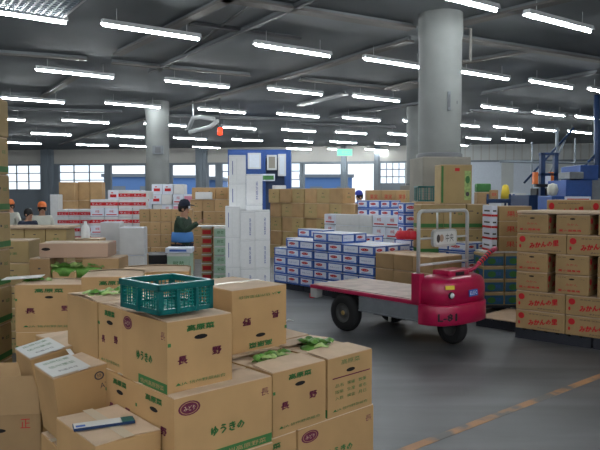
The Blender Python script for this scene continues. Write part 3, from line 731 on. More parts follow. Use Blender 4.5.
# teal crate
def crate(loc, yaw, w, d, h, label, simple=False):
    r = empty('plastic_crate', loc); r.rotation_euler = (0, 0, R_(yaw)); tag(r, label, 'crate')
    o = MB(); t = .008; ta = .93
    def ring(z, s_, tt, mm):
        a, c = w / 2 * s_, d / 2 * s_; o.box(-a, a, -c, -c + tt, z[0], z[1], mm); o.box(-a, a, c - tt, c, z[0], z[1], mm); o.box(-a, -a + tt, -c, c, z[0], z[1], mm); o.box(a - tt, a, -c, c, z[0], z[1], mm)
    ring((h - .03, h), 1, .022, 'teal'); o.build('rim', r, bevel=.004)
    o = MB(); s_ = .965
    ring((0, .022), s_, t * 2, 'teal')
    for sx in (-1, 1):
        for sy in (-1, 1): o.box(sx * w / 2 * s_ - (.02 if sx > 0 else 0), sx * w / 2 * s_ + (.02 if sx < 0 else 0), sy * d / 2 * s_ - (.02 if sy > 0 else 0), sy * d / 2 * s_ + (.02 if sy < 0 else 0), 0, h - .028, 'teal')
    for k in (-1, 1):
        for sy in (-1, 1): o.box(k * w / 6 - .008, k * w / 6 + .008, sy * d / 2 * s_ - .010, sy * d / 2 * s_ + .010, 0, h - .028, 'teal')
        o.box(k * w / 2 * s_ - .010, k * w / 2 * s_ + .010, -.008, .008, 0, h - .028, 'teal')
    o.build('frame', r)
    # lattice walls
    n = 18 if not simple else 6
    for (axis, sg) in (('x', -1), ('x', 1), ('y', -1), ('y', 1)):
        o = MB(); L = (w if axis == 'x' else d) * s_ - .03; off = (d if axis == 'x' else w) / 2 * s_ - .006
        cnt = int(n * .8 * (L / (w * s_)))
        for k in range(cnt):
            u = -L / 2 + (k + .5) * L / cnt; a = .0019
            if axis == 'x': o.box(u - a, u + a, sg * off - .002, sg * off + .002, .02, h - .028, 'tealmesh')
            else: o.box(sg * off - .002, sg * off + .002, u - a, u + a, .02, h - .028, 'tealmesh')
        for k in range(5):
            zz = .03 + k * (h - .06) / 5
            if axis == 'x': o.box(-L / 2, L / 2, sg * off - .002, sg * off + .002, zz, zz + .0035, 'tealmesh')
            else: o.box(sg * off - .002, sg * off + .002, -L / 2, L / 2, zz, zz + .0035, 'tealmesh')
        o.build('lattice_wall', r)
    o = MB(); nb = 10
    for k in range(nb): u = -w / 2 * s_ + (k + .5) * w * s_ / nb; o.box(u - .012, u + .012, -d / 2 * s_ + .01, d / 2 * s_ - .01, .002, .008, 'tealmesh')
    for k in range(7): u = -d / 2 * s_ + (k + .5) * d * s_ / 7; o.box(-w / 2 * s_ + .01, w / 2 * s_ - .01, u - .012, u + .012, .003, .009, 'tealmesh')
    o.build('base', r); return r
# near-bottom corner of the crate in the picture: (158,315)
cz = z2 + .03; cp = Vector((*nc(159, 316, cz), 0)); Rc, Lc = dirs(44)
cc = cp + Rc * .145 + Lc * .169; cc.z = cz
CR = crate(cc, 44, .30, .35, .135, 'teal plastic lattice crate sitting on the carton stack near the camera')

# ------------------------------------------------------------------ taped cartons by the near stack
zL3 = .93; L3 = Vector((*nc(95, 446, zL3), 0)); R3, Lv3 = dirs(40)
big_carton(L3, zL3 - .30, 40, .30, .45, .30, 'flat', 'sealed carton with a printed brochure lying on it, bottom of the picture', 'closed', tapedir='y', group='taped cartons')
big_carton(L3, .33, 40, .30, .45, .295, 'flat', 'carton underneath the one with the brochure', 'closed', tapedir='y', group='taped cartons')
zL2 = 1.07; L2 = Vector((*nc(53, 379, zL2), 0)); YL = 38; R2, Lv2 = dirs(YL)
L1 = Vector((*nc(30, 360, zL2), 0))
for (L_, ww, dd, hh, tl_, l1, l2, l3) in ((L2, .30, .32, .34, .13, 'carton with white tape and a round dark stamp, behind the brochure carton', 'carton beneath the one with the round dark stamp', 'lowest carton under the round dark stamp'),
                                     (L1, .31, .31, .34, .20, 'tilted carton with a pale label and no stamp, tucked behind the stamped one', 'carton underneath the tilted pale-labelled one beside the edge stack', 'lowest carton under the tilted pale-labelled one')):
    r = big_carton(L_, zL2 - hh, YL, ww, dd, hh, 'circ' if L_ is L2 else 'flat', l1, 'closed', tilt=(0, -tl_), group='taped cartons', tape='wtape', tapedir='y')
    big_carton(L_ + R2 * .03, .38, YL, ww - .02, dd, zL2 - hh - .40, 'flat', l2, 'closed', group='taped cartons'); big_carton(L_ + R2 * .03, .02, YL, ww - .02, dd, .355, 'flat', l3, 'closed', group='taped cartons')
    w_, d_ = ww * .62, dd * .97; o = MB(); x0_, y0_, z_ = -ww / 2 + .003, -dd / 2 + .005, hh + .006
    o.box(x0_, x0_ + w_, y0_, y0_ + d_, z_, z_ + .0015, 'label'); fr = (Vector((x0_, y0_, z_ + .0015)), X, Y, Z)
    o.text(fr, '出荷伝票', w_ * .5, d_ * .80, w_ * .7, d_ * .13, 'green'); o.text(fr, '信州葉菜', w_ * .5, d_ * .5, w_ * .7, d_ * .14, 'green'); o.text(fr, '到着月日', w_ * .5, d_ * .2, w_ * .5, d_ * .1, 'greyp')
    o.build('paper_label', r)
# long white tape joining the two cartons
a = atz(62, 342, zL2 + .03); c = atz(82, 371, zL2); dd = (c - a); L = dd.length
o = MB(); o.box(0, L, -.012, .012, 0, .002, 'wtape'); q = o.build('packing_tape'); q.location = (a.x, a.y, zL2 + .035); q.rotation_euler = (0, math.atan2(.02, L), math.atan2(dd.y, dd.x)); tag(q, 'strip of white tape running across the two stamped cartons', 'tape')
# brochure
o = MB(); o.box(-.13, .13, -.035, .035, 0, .012, 'bluedark'); o.box(-.127, .075, -.032, .032, .012, .0135, 'label'); o.box(.075, .127, -.032, .032, .012, .0136, 'teal'); o.box(-.12, -.08, -.025, 0, .0135, .0139, 'bluep')
pb = atz(104, 424, zL3 + .01); q = o.build('brochure'); q.location = (pb.x, pb.y, zL3 + .006); q.rotation_euler = (0, 0, R_(24)); tag(q, 'long white and blue printed brochure lying on the sealed carton', 'brochure')
# open carton at the picture corner
oc = atz(26, 414, .78); r = empty('carton', (oc.x - .28, oc.y + .17, .0), R_(8)); tag(r, 'large open carton with its flap up, at the lower corner of the picture', 'carton')
o = MB(); w_, d_, h_ = .66, .42, .78; t = .008
o.box(-w_ / 2, w_ / 2, -d_ / 2, -d_ / 2 + t, 0, h_, 'card2'); o.box(-w_ / 2, w_ / 2, d_ / 2 - t, d_ / 2, 0, h_, 'card2'); o.box(-w_ / 2, -w_ / 2 + t, -d_ / 2, d_ / 2, 0, h_, 'card2'); o.box(w_ / 2 - t, w_ / 2, -d_ / 2, d_ / 2, 0, h_, 'card2'); o.box(-w_ / 2, w_ / 2, -d_ / 2, d_ / 2, 0, .01, 'card2')
fr = (Vector((-w_ / 2, -d_ / 2, 0)), X, Z, -Y); o.text(fr, '正', w_ * .88, h_ - .05, .05, .05, 'redp'); o.disc(fr, w_ * .66, h_ - .085, .045, .012, 'dark'); o.build('body', r)
flap(r, (0, -d_ / 2 + .004, h_), -X, Y, w_ - .01, .20, 1.35, m='card2'); flap(r, (0, d_ / 2 - .004, h_), X, Y, w_ - .01, .20, .8, m='card2')
flap(r, (w_ / 2 - .004, 0, h_), Y, X, d_ - .01, .14, 1.1, m='card2')

# ------------------------------------------------------------------ stack at the picture edge and the ones behind
yE = 6.0; xr = gx(10, yE + .4)
for k in range(8):
    put_small('carton', 'band', .40, .52, .357, (xr - .262 + random.uniform(-.008, .008), yE + .2, k * .36), 90, f'green-banded carton in the tall stack at the picture edge, {"top" if k == 7 else ORD[k]} one', group='edge stack cartons')
yK = 5.45
for k in range(3):
    big_carton((gx(13, yK), yK), k * .40, 1.5, .57, .42, .40, 'vegF', ['lowest carton beside the tall edge stack', 'middle carton beside the tall edge stack, green writing and hand hole', 'open carton beside the tall edge stack, leaves and white sheet on top'][k], 'open' if k == 2 else 'closed', group='cartons beside the edge stack', angs=(.06, .12), warp=.03)
leaf_heap((gx(38, 5.65), 5.65, 0), 0, .14, .09, 1.215, 22, 'green leaves in the open carton beside the tall edge stack', 8, .05)
o = MB(); o.box(-.16, .16, -.1, .1, 0, .004, 'label'); q = o.build('packing_sheet'); q.location = (gx(22, 5.6), 5.6, 1.245); q.rotation_euler = (0, -.05, .2); tag(q, 'white packing sheet on the open carton beside the edge stack', 'sheet')
# wide open cartons behind (tops at y~265)
for k, (px, y, w_, zt, lab) in enumerate(((80, 5.4, .50, 1.27, 'open carton with raised flaps between the edge stack and the teal crate'), (118, 5.75, .62, 1.27, 'open carton with raised flaps directly behind the teal crate'))):
    for l_ in range(3):
        big_carton((gx(px, y), y), (zt / 3) * l_, 8, w_, .45, zt / 3, 'vegF', lab if l_ == 2 else f'carton {["lowest", "one level"][l_]} below the ' + lab, 'open' if l_ == 2 else 'closed', group='cartons behind the crate', angs=(.12, .2), warp=.03)
# the long lidded carton on supports, with greens
yJ = 6.7; zl = gz(258, yJ)
zt = gz(243.5, yJ)
def plaincarton(x0, x1, y0, d, z0, z1_, key, label, yaw=0, group='cartons around the long one'):
    return put_small('carton', key, x1 - x0, d, z1_ - z0, ((x0 + x1) / 2, y0 + d / 2, z0), yaw, label, group=group)
lc = big_carton((gx(38, yJ), yJ), zl, 4, gx(106, yJ) - gx(38, yJ), .42, zt - zl, 'pink', 'long rosy brown carton laid across two others above green leaves', 'closed', group='cartons around the long one')
o = MB(); fr = (Vector((0, -.002, 0)), X, Z, -Y); o.disc(fr, -.28, .07, .045, .016, 'dark'); o.build('painted_hand_hole', lc).location = (0, -.21, .02)  # no cut: a dark disc painted as the hole's inner shade
hs = zl / 4
for k in range(4):
    plaincarton(gx(29, yJ + .05), gx(50, yJ + .05), yJ + .02, .40, k * hs, (k + 1) * hs - .002, 'brown', f'supporting carton under the near end of the long one, {"top" if k == 3 else ORD[k]} level')
    plaincarton(gx(104, yJ + .45) - .12, gx(128, yJ + .45), yJ + .06, .38, k * hs, (k + 1) * hs - .002, 'brown', f'supporting carton under the far end of the long one, {"top" if k == 3 else ORD[k]} level')
    plaincarton(gx(51.5, yJ + .05), gx(100, yJ + .45) - .13, yJ + .03, .38, k * hs * .9, (k + 1) * hs * .9 - .002, 'brown', f'carton carrying the leaves under the long one, {"top" if k == 3 else ORD[k]} level')
for px, sd in ((66, 11), (90, 12)):
    leaf_heap((gx(px, yJ + .12), yJ + .12, 0), 0, .21, .10, zl * .9 + .04, 40, 'bunch of green leaves under the long carton, ' + ('near its printed hole' if px == 66 else 'near its far end'), sd, .07)
# yellowish row with flat board
y9 = 9.2
plz = gz(236, y9)
stack((gx(2, y9), y9), 2, 3, 1, 6, .29, .4, gz(228.5, y9) / 6, 0, 'mark', 'yellowish carton', 'under the flat sheet', 'yellowish cartons', end='from the edge stack')
o = MB(); o.box(-.52, .52, -.25, .25, 0, .03, 'cardtop', bev=.006); q = o.build('cardboard_sheet'); q.location = (gx(34, y9) - .02, y9 + .2, gz(228.5, y9) + .003); tag(q, 'pale flat cardboard sheet on the yellowish carton row', 'sheet')
y8 = 8.0
for k in range(5):
    hh = gz(240, y8) / 5
    plaincarton(gx(-6, y8), gx(27, y8), y8, .4, k * hh, (k + 1) * hh - .002, 'mark', f'yellowish carton between the edge stack and the long one, {"top" if k == 4 else ORD[k]} level', 2, 'yellowish cartons')

# red and white cartons
y = 18.0
stack((gx(57, y), y), 3, 4, 2, 7, .30, .42, 1.58 / 7, 0, 'rw', 'red-banded carton', 'in the lower far stack', 'red and white cartons', end='from the windows')
stack((gx(90, 17.3), 17.3), 4, 4, 3, lambda i, j: 8 + (1 if i > 1 else 0) , .36, .42, 1.86 / 8, 0, 'rw', 'red-banded carton', 'in the higher stack', 'red and white cartons', end='from the cream coats', keyf=lambda i, j, k: 'rw' if i > 1 or k % 2 else 'rwx')
# white cartons in front
y = 11.5
stack((gx(100, y), y), 5, 1, 1, 3, .34, .4, 1.49 / 3, 0, 'wht', 'plain white carton', 'beyond the long carton', 'plain white cartons', end='of the column')
stack((gx(118, y - .5), y - .5), 5, 1, 1, 3, .42, .35, 1.42 / 3, 0, 'wht', 'plain white carton', 'in the nearer pair of columns', 'plain white cartons', end='of the column')
# bottle-like white jug on a box
jp = aty(85.5, 231, 10.5); o = MB(); o.lathe([(.001, 0), (.065, .003), (.07, .02), (.07, .15), (.05, .20), (.025, .22), (.025, .27), (.001, .275)], 'foam', 16); q = o.build('plastic_jug'); q.location = (jp.x, jp.y, gz(238, 10.5)); tag(q, 'small white plastic jug on the brown carton in front of the red-banded boxes', 'jug')
zz = gz(238, 10.5)
for k in range(4): plaincarton(jp.x - .33, jp.x + .27, 10.3, .42, k * zz / 4, (k + 1) * zz / 4 - .001, 'brown', f'brown carton under the white plastic jug, {"top" if k == 3 else ORD[k]} level', 3)
# brown stack below the jumble and jumble of white parcels
stack((gx(139, 16.5), 16.5), 3, 5, 1, 5, .26, .4, 1.62 / 5, 0, 'brown', 'brown carton', 'past the plain white cartons', 'brown cartons by the worker', end='from the white cartons')
stack((gx(122, 12.2), 12.2), 4, 1, 1, 2, .42, .4, .42, 0, 'plain', 'low brown carton', 'below the white cartons', 'brown cartons by the worker', end='from the near side')
stack((gx(141, 21.5), 21.5), 2, 5, 2, lambda i, j: [6, 7, 7, 7, 6][i], .34, .42, .335, 0, 'jum', 'white parcel', 'in the far pile', 'white parcels in the far pile', jit=.03, end='from its low end', keyf=lambda i, j, k: ['jum', 'wht', 'pnk', 'jum', 'rwx'][(i * 3 + k * 2) % 5])
stack((gx(97, 22.5), 22.5), 2, 4, 2, lambda i, j: [5, 6, 6, 6][i], .36, .42, .36, 0, 'wht', 'white parcel', 'behind the red-banded stack', 'white parcels in the far pile', jit=.03, end='from the windows', keyf=lambda i, j, k: ['wht', 'pnk', 'jum'][(i + k * 2) % 3])
# tall brown cartons behind the red-banded stack
stack((gx(59, 21), 21), 4, 1, 1, 4, .48, .5, 2.4 / 4, 0, 'plain', 'tall brown carton', 'nearest the people in cream coats', 'tall brown cartons by the windows', end='of the column')
stack((gx(78, 21.6), 21.6), 4, 2, 1, 4, .38, .5, 2.42 / 4, 0, 'plain', 'tall brown carton', 'above the red-banded boxes', 'tall brown cartons by the windows', end='from the cream coats')
plaincarton(gx(50, 20.5), gx(58, 20.5), 20.5, .4, 0, 2.0, 'wht', 'tall white parcel standing against the tall brown cartons', group='tall brown cartons by the windows')
# brown cartons behind the worker
stack((gx(190, 20), 20), 3, 4, 2, lambda i, j: [5, 5, 5, 6][i] + j, .37, .5, .37, 0, 'brown', 'brown carton', 'behind the capped worker', 'brown cartons behind the worker', end='from the worker', jit=.02)
put_small('carton', 'wht', .5, .3, .22, (gx(203, 19.9), 20.1, 1.852), 3, 'small white carton on the brown pile behind the worker')
# pale green and red cartons near the foam stacks
stack((gx(213.5, 14.6), 14.6), 6, 1, 2, 6, .29, .45, 1.24 / 6, .0, 'pg', 'pale green carton', 'by the foam', 'pale green cartons', end='of the column')
stack((gx(201, 14.9), 14.9), 6, 1, 2, 6, .24, .45, 1.24 / 6, .0, 'pr', 'brown carton with red print', 'beside the pale green column', 'red printed cartons by the foam', end='of the column')
o = MB(); o.box(-.36, .33, -.25, .25, 0, .02, 'label'); q = o.build('cover_sheet'); q.location = (gx(212, 14.9), 15.1, 1.245); q.rotation_euler = (0, 0, R_(6)); tag(q, 'white board lying on top of the pale green carton column', 'sheet')
# foam columns
def foam(px0, px1, y, zt, n, key, what, zb=0, d=.36):
    x0, x1 = gx(px0, y), gx(px1, y); h = (zt - zb) / n
    for k in range(n): put_small('foam_box', key, x1 - x0 + .006, d, h - .001, ((x0 + x1) / 2 + random.uniform(-.002, .002), y + d / 2, zb + k * h), 5, f'white foam box, {what}, {"top" if k == n - 1 else ORD[k]} one', 'foam box', 'white foam boxes in the tall stack')
yf = 12.6
zf = gz(208, yf)
foam(228.5, 245, yf + .45, gz(155, yf + .45), 5, 'foam2', 'tallest column')
foam(245.5, 261.5, yf + .42, gz(174, yf + .42), 4, 'foam', 'stepped column below the blue cabin')
foam(224.5, 239, yf, gz(206, yf), 3, 'foam2', 'front column nearest the worker'); foam(239.5, 254, yf, gz(211, yf), 3, 'foam', 'front middle column'); foam(254.5, 269, yf, gz(210, yf), 3, 'foam', 'front column nearest the blue-edged cartons')

# ------------------------------------------------------------------ blue edged white cartons in a bank parallel to the truck
YB = 40; Rb, Lb = dirs(YB)
far_end = Vector((gx(274, 13.9), 13.9, 0))
n_b = 7; wyb = .413; near_b = far_end - Lb * (n_b * (wyb + .008))
stack(near_b, YB, 3, n_b, lambda i, j: (4 if (i == 0 and j >= 6) else 6 if (j in (2, 3) and i < 2) or (i == 2 and j > 4) else 5), .32, wyb, .186, .12, 'bw', 'blue-edged white carton', 'behind the truck', 'blue-edged white cartons', cols='y', end='from the brown ones', keyf=lambda i, j, k: 'bw' if (j * 2 + k + i) % 3 else 'bw2')
for k in range(3): pallet(near_b + Lb * (.5 + k * .98) + Rb * .47, YB, .95, .94, m='pblack', label=f'black pallet under the blue-edged carton bank, {ORC[k]} from the brown cartons')
# a second, higher tier
stack(near_b + Rb * .95 - Lb * 1.3, YB, 2, 10, lambda i, j: 7 if j in (0, 1, 7, 8) else 6 + (j % 3 == 0), .30, wyb, .162, 0, 'bw', 'blue-edged white carton', 'in the rear bank', 'blue-edged white cartons in the rear bank', cols='y', end='from the rail', keyf=lambda i, j, k: 'bw2' if (j + k) % 2 else 'bw')
# brown cartons ending the bank
nb2 = near_b - Lb * 1.30
stack(nb2, YB, 2, 3, 3, .40, .42, .275, .12, 'plain', 'plain brown carton', 'next to the truck deck', 'brown cartons next to the truck', cols='y', end='from the cowling')
pallet(nb2 + Lb * .64 + Rb * .42, YB, .84, 1.24, m='pblack', label='black pallet under the brown cartons next to the truck')
# white cartons with red crosses
nr = Vector((gx(414, 15.6), 15.6, 0))
stack(nr, YB, 1, 7, 5, .4, .45, 1.46 / 5, 0, 'rwx', 'white red-marked carton', 'behind the blue-edged bank', 'white cartons with red marks', cols='y', end='from the pillar', keyf=lambda i, j, k: 'rwx' if j in (1, 2, 6) else 'wht')
stack(nr + Rb * .43 - Lb * .2, YB, 2, 6, lambda i, j: 8 if j < 1 else 7 + (j in (4, 5)), .40, .42, .23, 0, 'bw', 'blue-edged white carton', 'behind the red crosses', 'blue-edged cartons at the back', cols='y', end='from the pillar')
# tall white-blue column beside banded cartons
stack((gx(404, 13.0), 13.0), 8, 1, 1, 8, .34, .4, 1.82 / 8, 0, 'bw', 'blue-edged white carton', 'in the tall column', 'tall column of blue-edged cartons', end='of the column')
# red bundle
o = MB(); rp_ = aty(408, 236.5, 12.1)
rn = random.Random(2)
for k in range(4):
    o.lathe([(.001, -.06), (.09, -.055), (.125, 0), (.08, .055), (.001, .06)], 'redpl', 12, mx=Matrix.Translation((-.12 + k * .11, rn.uniform(-.03, .03), .085)) @ Matrix.Diagonal((1, 1.1, 1.4, 1)))
q = o.build('red_bundle'); q.location = (rp_.x, rp_.y, 1.137); q.rotation_euler = (0, 0, .1); tag(q, 'red plastic bundle on the white cartons behind the truck rail', 'bundle')
# brown mountain in the middle
yb = 17.6
nm = Vector((gx(356, yb), yb, 0))
stack(nm, YB, 2, 7, lambda i, j: (4 if j <= i * 2 else 5), .5, .54, .435, 0, 'plain', 'big brown carton', 'in the middle stack', 'big brown cartons in the middle', cols='y', end='from the doorway', jit=.045, keyf=lambda i, j, k: 'brown' if (j + k) % 2 else 'mark')
put_small('carton', 'wht', .42, .3, .38, (gx(279, 23), 23.2, 1.95), 20, 'white carton standing on the middle brown stack beside the blue cabin')
put_small('carton', 'plain', .5, .4, 1.95, (gx(279, 23), 23.2, 0), 20, 'tall brown carton underneath the white one beside the blue cabin')
# brown with red marks near the blue figure
yr = 20.5
stack((gx(367, yr), yr), 3, 3, 1, 5, .44, .4, gz(190, yr) / 5, 0, 'redm', 'brown carton with red characters', 'below the grid window', 'brown cartons with red characters', end='from the blue worker')
stack((gx(408, 19.4), 19.4), 3, 1, 1, 5, .40, .4, gz(190, 19.4) / 5, 0, 'mark', 'yellowish carton', 'against the middle pillar', 'yellowish cartons by the pillar', end='of the column')

# ------------------------------------------------------------------ green banded cartons behind the truck rail
yg = 11.7
stack((gx(420.5, yg), yg), 5, 3, 1, lambda i, j: 4, .415, .5, gz(204, yg) / 4, 0, 'band', 'green-banded carton', 'behind the truck rail', 'green-banded cartons behind the rail', end='from the white column')
tb = aty(455, 203, yg + .05); tw = gx(472, yg) - gx(440, yg); th = gz(165, yg) - gz(204, yg)
r = empty('carton', (tb.x + .0, yg + .22, gz(204, yg) + .003), R_(5)); tag(r, 'tall brown carton standing on the green-banded ones, green picture on its side', 'carton')
o = MB(); o.box(-tw / 2, tw / 2, -.19, .19, 0, th, 'cardy', bev=.008); fr = (Vector((-tw / 2, -.19, 0)), X, Z, -Y)
o.rect(fr, .01, .05, .02, th - .02, 'green'); o.rect(fr, tw * .76, tw * .96, th * .1, th * .85, 'leafd'); o.disc(fr, tw * .86, th * .62, tw * .07, th * .1, 'green', off=.003); o.disc(fr, tw * .86, th * .25, tw * .06, th * .06, 'greyp', off=.003); o.rect(fr, tw * .45, tw * .6, th * .84, th * .92, 'redp'); o.build('body', r)
o = MB(); o.box(-tw / 2 + .004, tw / 2 - .004, -.186, -.003, th - .001, th + .004, 'cardtop'); o.build('flap', r); o = MB(); o.box(-tw / 2 + .004, tw / 2 - .004, .003, .186, th - .001, th + .004, 'cardtop'); o.build('flap', r)
# small teal crate by the pillar
yt = 12.9; 
for k in range(5):
    put_small('carton', 'plain', .62, .4, gz(201.5, yt) / 5 - .002, (gx(431, yt), yt + .2, k * gz(201.5, yt) / 5), 4, f'brown carton under the small dark teal crate, {"top" if k == 4 else ORD[k]} level', group='brown cartons under the small crate')
crate((gx(428, yt), yt + .2, gz(201.5, yt)), 4, gx(438.5, yt) - gx(417.5, yt), .34, gz(186, yt) - gz(201.5, yt), 'small dark teal crate in front of the pillar beside the tall carton', True)
# blue green cartons with red ones above
yq = 10.75
pallet((gx(505, yq) + .02, yq + .28, 0), 5, .95, .7, h=.13, m='pblack', label='black pallet under the dark blue printed cartons')
stack((gx(484, yq), yq), 5, 2, 1, 4, .36, .45, .2175, .132, 'blue', 'blue-printed carton', 'beyond the truck', 'dark blue printed cartons', end='from the truck')
o = MB(); o.box(-.38, .38, -.24, .24, 0, .025, 'label', bev=.004); q = o.build('cover_sheet'); q.location = (gx(505, yq) + .04, yq + .25, 1.006); q.rotation_euler = (0, 0, R_(5)); tag(q, 'white board between the dark blue cartons and the red-marked ones', 'sheet')
zq = 1.032
for k in range(4): put_small('carton', 'stripe', .10, .42, .19, (gx(494.5, yq), yq + .25, zq + k * .192), 5, f'narrow white carton with red stripes beside the red-marked ones, {"top" if k == 3 else ORD[k]} one', group='red-striped white cartons')
for k in range(3): put_small('carton', 'redb', .56, .42, .25, (gx(498, yq) + .29, yq + .25, zq + k * .252), 5, f'brown carton with red print above the dark blue ones, {"top" if k == 2 else ORD[k]} one', group='red-marked cartons above the blue ones')
# white boarded pallets on the floor
pallet((3.32, 9.75, 0), 46, 1.0, .9, h=.13, m='pblack', label='pallet covered with a pale board between the truck and the red-lettered stack', sheet='cardtop')

# ------------------------------------------------------------------ red lettered stack
YR = 48.3; Rr, Lr = dirs(YR); st = Vector((2.97, 8.9, 0)); hR = .262; rows = ['L', 'L', 'E', 'E', 'L', 'E']
names_r = ['bottom', 'second', 'third', 'fourth', 'fifth', 'top']
for k, t in enumerate(rows):
    z = .14 + k * hR
    if t == 'L':
        for c in range(3):
            p = st - Lr * (.335 + c * .672) + Rr * .22; p.z = z
            put_small('carton', 'redL', .43, .665, hR - .003, p, YR, f'brown carton with large slanting red lettering, {names_r[k]} row, {ORC[c]} from the truck', group='red-lettered cartons')
        for c in range(3):
            p = st - Lr * (.335 + c * .672) + Rr * .66; p.z = z
            if k >= 4: put_small('carton', 'redL', .43, .665, hR - .003, p, YR, f'brown carton in the rear layer of the red-lettered stack, {names_r[k]} row, {ORC[c]}', group='red-lettered cartons')
    else:
        for c in range(4):
            p = st - Lr * (.215 + c * .53) + Rr * .335; p.z = z
            put_small('carton', 'redE', .66, .425, hR - .003, p, YR, f'brown carton with hand hole and small red print, {names_r[k]} row, {ORC[c]} from the truck', group='red-lettered cartons')
for k in range(2): pallet(st - Lr * (.50 + 1.03 * k) + Rr * .50, YR, 1.0, 1.0, .14, 'pblack', f'black pallet under the red-lettered stack, {["nearest the truck", "at the picture edge"][k]}')
o = MB(); o.box(0, .9, 0, 2.0, 0, .035, 'cardtop', bev=.008); q = o.build('cardboard_sheet'); q.location = st - Lr * 2.0 + Vector((0, 0, .14 + 6 * hR + .004)); q.rotation_euler = (0, 0, R_(YR)); tag(q, 'pale cardboard sheet covering the top of the red-lettered stack', 'sheet')
stack(st + Rr * 1.0 - Lr * 1.9, YR, 1, 3, 6, .6, .62, 1.90 / 6, 0, 'redL', 'brown carton', 'behind the red-lettered stack', 'cartons behind the red-lettered stack', cols='y', end='from the picture edge')

# ================================================================== TURRET TRUCK
T = empty('turret_truck', (1.946, 8.60, 0), R_(40.2)); tag(T, 'magenta flatbed turret truck with wooden deck and tall pipe rail, parked in the aisle', 'truck')
hw = .575
o = MB(); o.box(-hw, hw, .0, 2.1, .555, .61, 'mag', bev=.012); o.build('deck_frame', T)
o = MB()
for k in range(9): o.box(-hw + .04 + k * (2 * hw - .08) / 9, -hw + .04 + (k + 1) * (2 * hw - .08) / 9 - .004, .04, 2.06, .605, .622, 'deckw')
o.build('deck_boards', T)
for s_ in (-1, 1):
    o = MB(); o.box(s_ * (hw - .03) - .012, s_ * (hw - .03) + .012, .02, 1.08, .34, .555, 'greym', bev=.005); o.box(s_ * (hw - .03) - .02, s_ * (hw - .03) + .02, .02, 1.08, .34, .36, 'greym'); o.build('side_skirt', T)
    o = MB(); w0 = s_ * .50
    mx = Matrix.Translation((w0, 1.39, .27)) @ Matrix.Rotation(R_(90), 4, 'Y')
    o.lathe([(.14, -.075), (.20, -.085), (.25, -.07), (.27, -.03), (.27, .03), (.25, .07), (.20, .085), (.14, .075)], 'rubber', 32, mx); wl = o.build('wheel', T)
    o = MB(); o.lathe([(.001, -.06), (.05, -.062), (.055, -.04), (.13, -.045), (.145, -.07), (.15, -.06), (.15, .06), (.13, .045), (.055, .04), (.05, .07), (.001, .07)], 'hubdark', 24, mx); o.build('hub', wl)
    o = MB(); o.lathe([(.001, -.078), (.03, -.075), (.035, -.06)], 'hub', 12, mx); o.build('hub_cap', wl)
    o = MB(); o.box(s_ * (hw - .06) - .06, s_ * (hw - .06) + .06, 1.95, 2.09, .42, .555, 'steel', bev=.006); o.build('rear_bracket', T)
    o = MB(); o.box(s_ * (hw - .05) - .045, s_ * (hw - .05) + .045, 2.06, 2.12, .40, .47, 'redpl', bev=.006); o.build('tail_lamp', T)
o = MB(); o.tube([(-.5, 1.39, .27), (.5, 1.39, .27)], .035, 'black'); o.box(-.3, .3, .3, 1.9, .40, .55, 'black'); o.box(-.25, .25, .5, 1.1, .25, .42, 'black', bev=.02); o.tube([(-.42, .62, .40), (-.42, .62, .24)], .02, 'steel'); o.build('chassis', T)
# front: bumper band and cowling
def plan(sc, D, z, n=2.8, N=28, back=.0):
    r = []
    for i in range(N + 1):
        a = math.pi * i / N; c, s__ = math.cos(a), math.sin(a)
        x = -hw * sc * math.copysign(abs(c) ** (2 / n), c); yv = -D * abs(s__) ** (2 / n); r.append((x, yv, z))
    r += [(hw * sc, back, z), (-hw * sc, back, z)]
    return r
o = MB(); o.loft([plan(.985, .38, .315), plan(1.0, .40, .325), plan(1.0, .40, .555), plan(.985, .385, .575), plan(.9, .33, .58)], 'mag')
# number on the bumper
vs, fs, gw, gh = glyphs('L-81'); ww, hh = .30, .095
def on_bumper(u, v):  # u across, measured along the front curve
    a = math.pi * (.5 + u / 1.55); c, s__ = math.cos(a), math.sin(a); n = 2.8
    return (-hw * math.copysign(abs(c) ** (2 / n), c) * 1.003, -.404 * abs(s__) ** (2 / n) - .002, v)
[o.add([on_bumper(-.34 + dx + x / gw * ww, .425 + dx * .5 + y_ / gh * hh) for x, y_ in vs], fs, 'black') for dx in (0, .006, -.006)]
o.build('bumper', T)
o = MB(); o.loft([plan(.93, .355, .575, 3.6, back=.05), plan(.935, .36, .74, 3.6, back=.05), plan(.92, .35, .83, 3.6, back=.05), plan(.88, .32, .885, 3.4, back=.05), plan(.78, .25, .915, 3.2, back=.04), plan(.5, .12, .93, 3, back=.02)], 'mag'); o.build('cowling', T)
o = MB(); o.box(-.22, .20, -.22, .06, .90, .99, 'mag', bev=.02); o.build('hood_box', T)
o = MB(); o.box(-.10, .08, -.226, -.219, .905, .965, 'black'); o.build('hood_opening', T)
for s_ in (-1, 1):
    o = MB(); o.box(s_ * (hw - .055) - .055, s_ * (hw - .055) + .055, -.01, .12, .555, .96, 'mag', bev=.01); o.build('corner_post', T)
o = MB(); mx = Matrix.Translation((-.34, -.325, .70)) @ Matrix.Rotation(R_(90), 4, 'X') @ Matrix.Rotation(R_(0), 4, 'Z')
o.lathe([(.001, .04), (.03, .036), (.038, .02), (.04, 0)], 'glass', 20, mx); hl = o.build('headlight', T)
o = MB(); o.lathe([(.04, -.05), (.048, 0), (.046, .025), (.038, .025)], 'black', 20, mx); o.build('bezel', hl)
def sticker(name, x, yv, z, w, h, m, rot, t=None, tm='white'):
    o = MB(); o.box(-w / 2, w / 2, -.004, .004, -h / 2, h / 2, m)
    if t: o.text((Vector((-w / 2, -.004, -h / 2)), X, Z, -Y), t, w / 2, h / 2, w * .8, h * .55, tm)
    q = o.build(name, T); q.location = (x, yv, z); q.rotation_euler = (R_(-6), 0, R_(rot)); return q
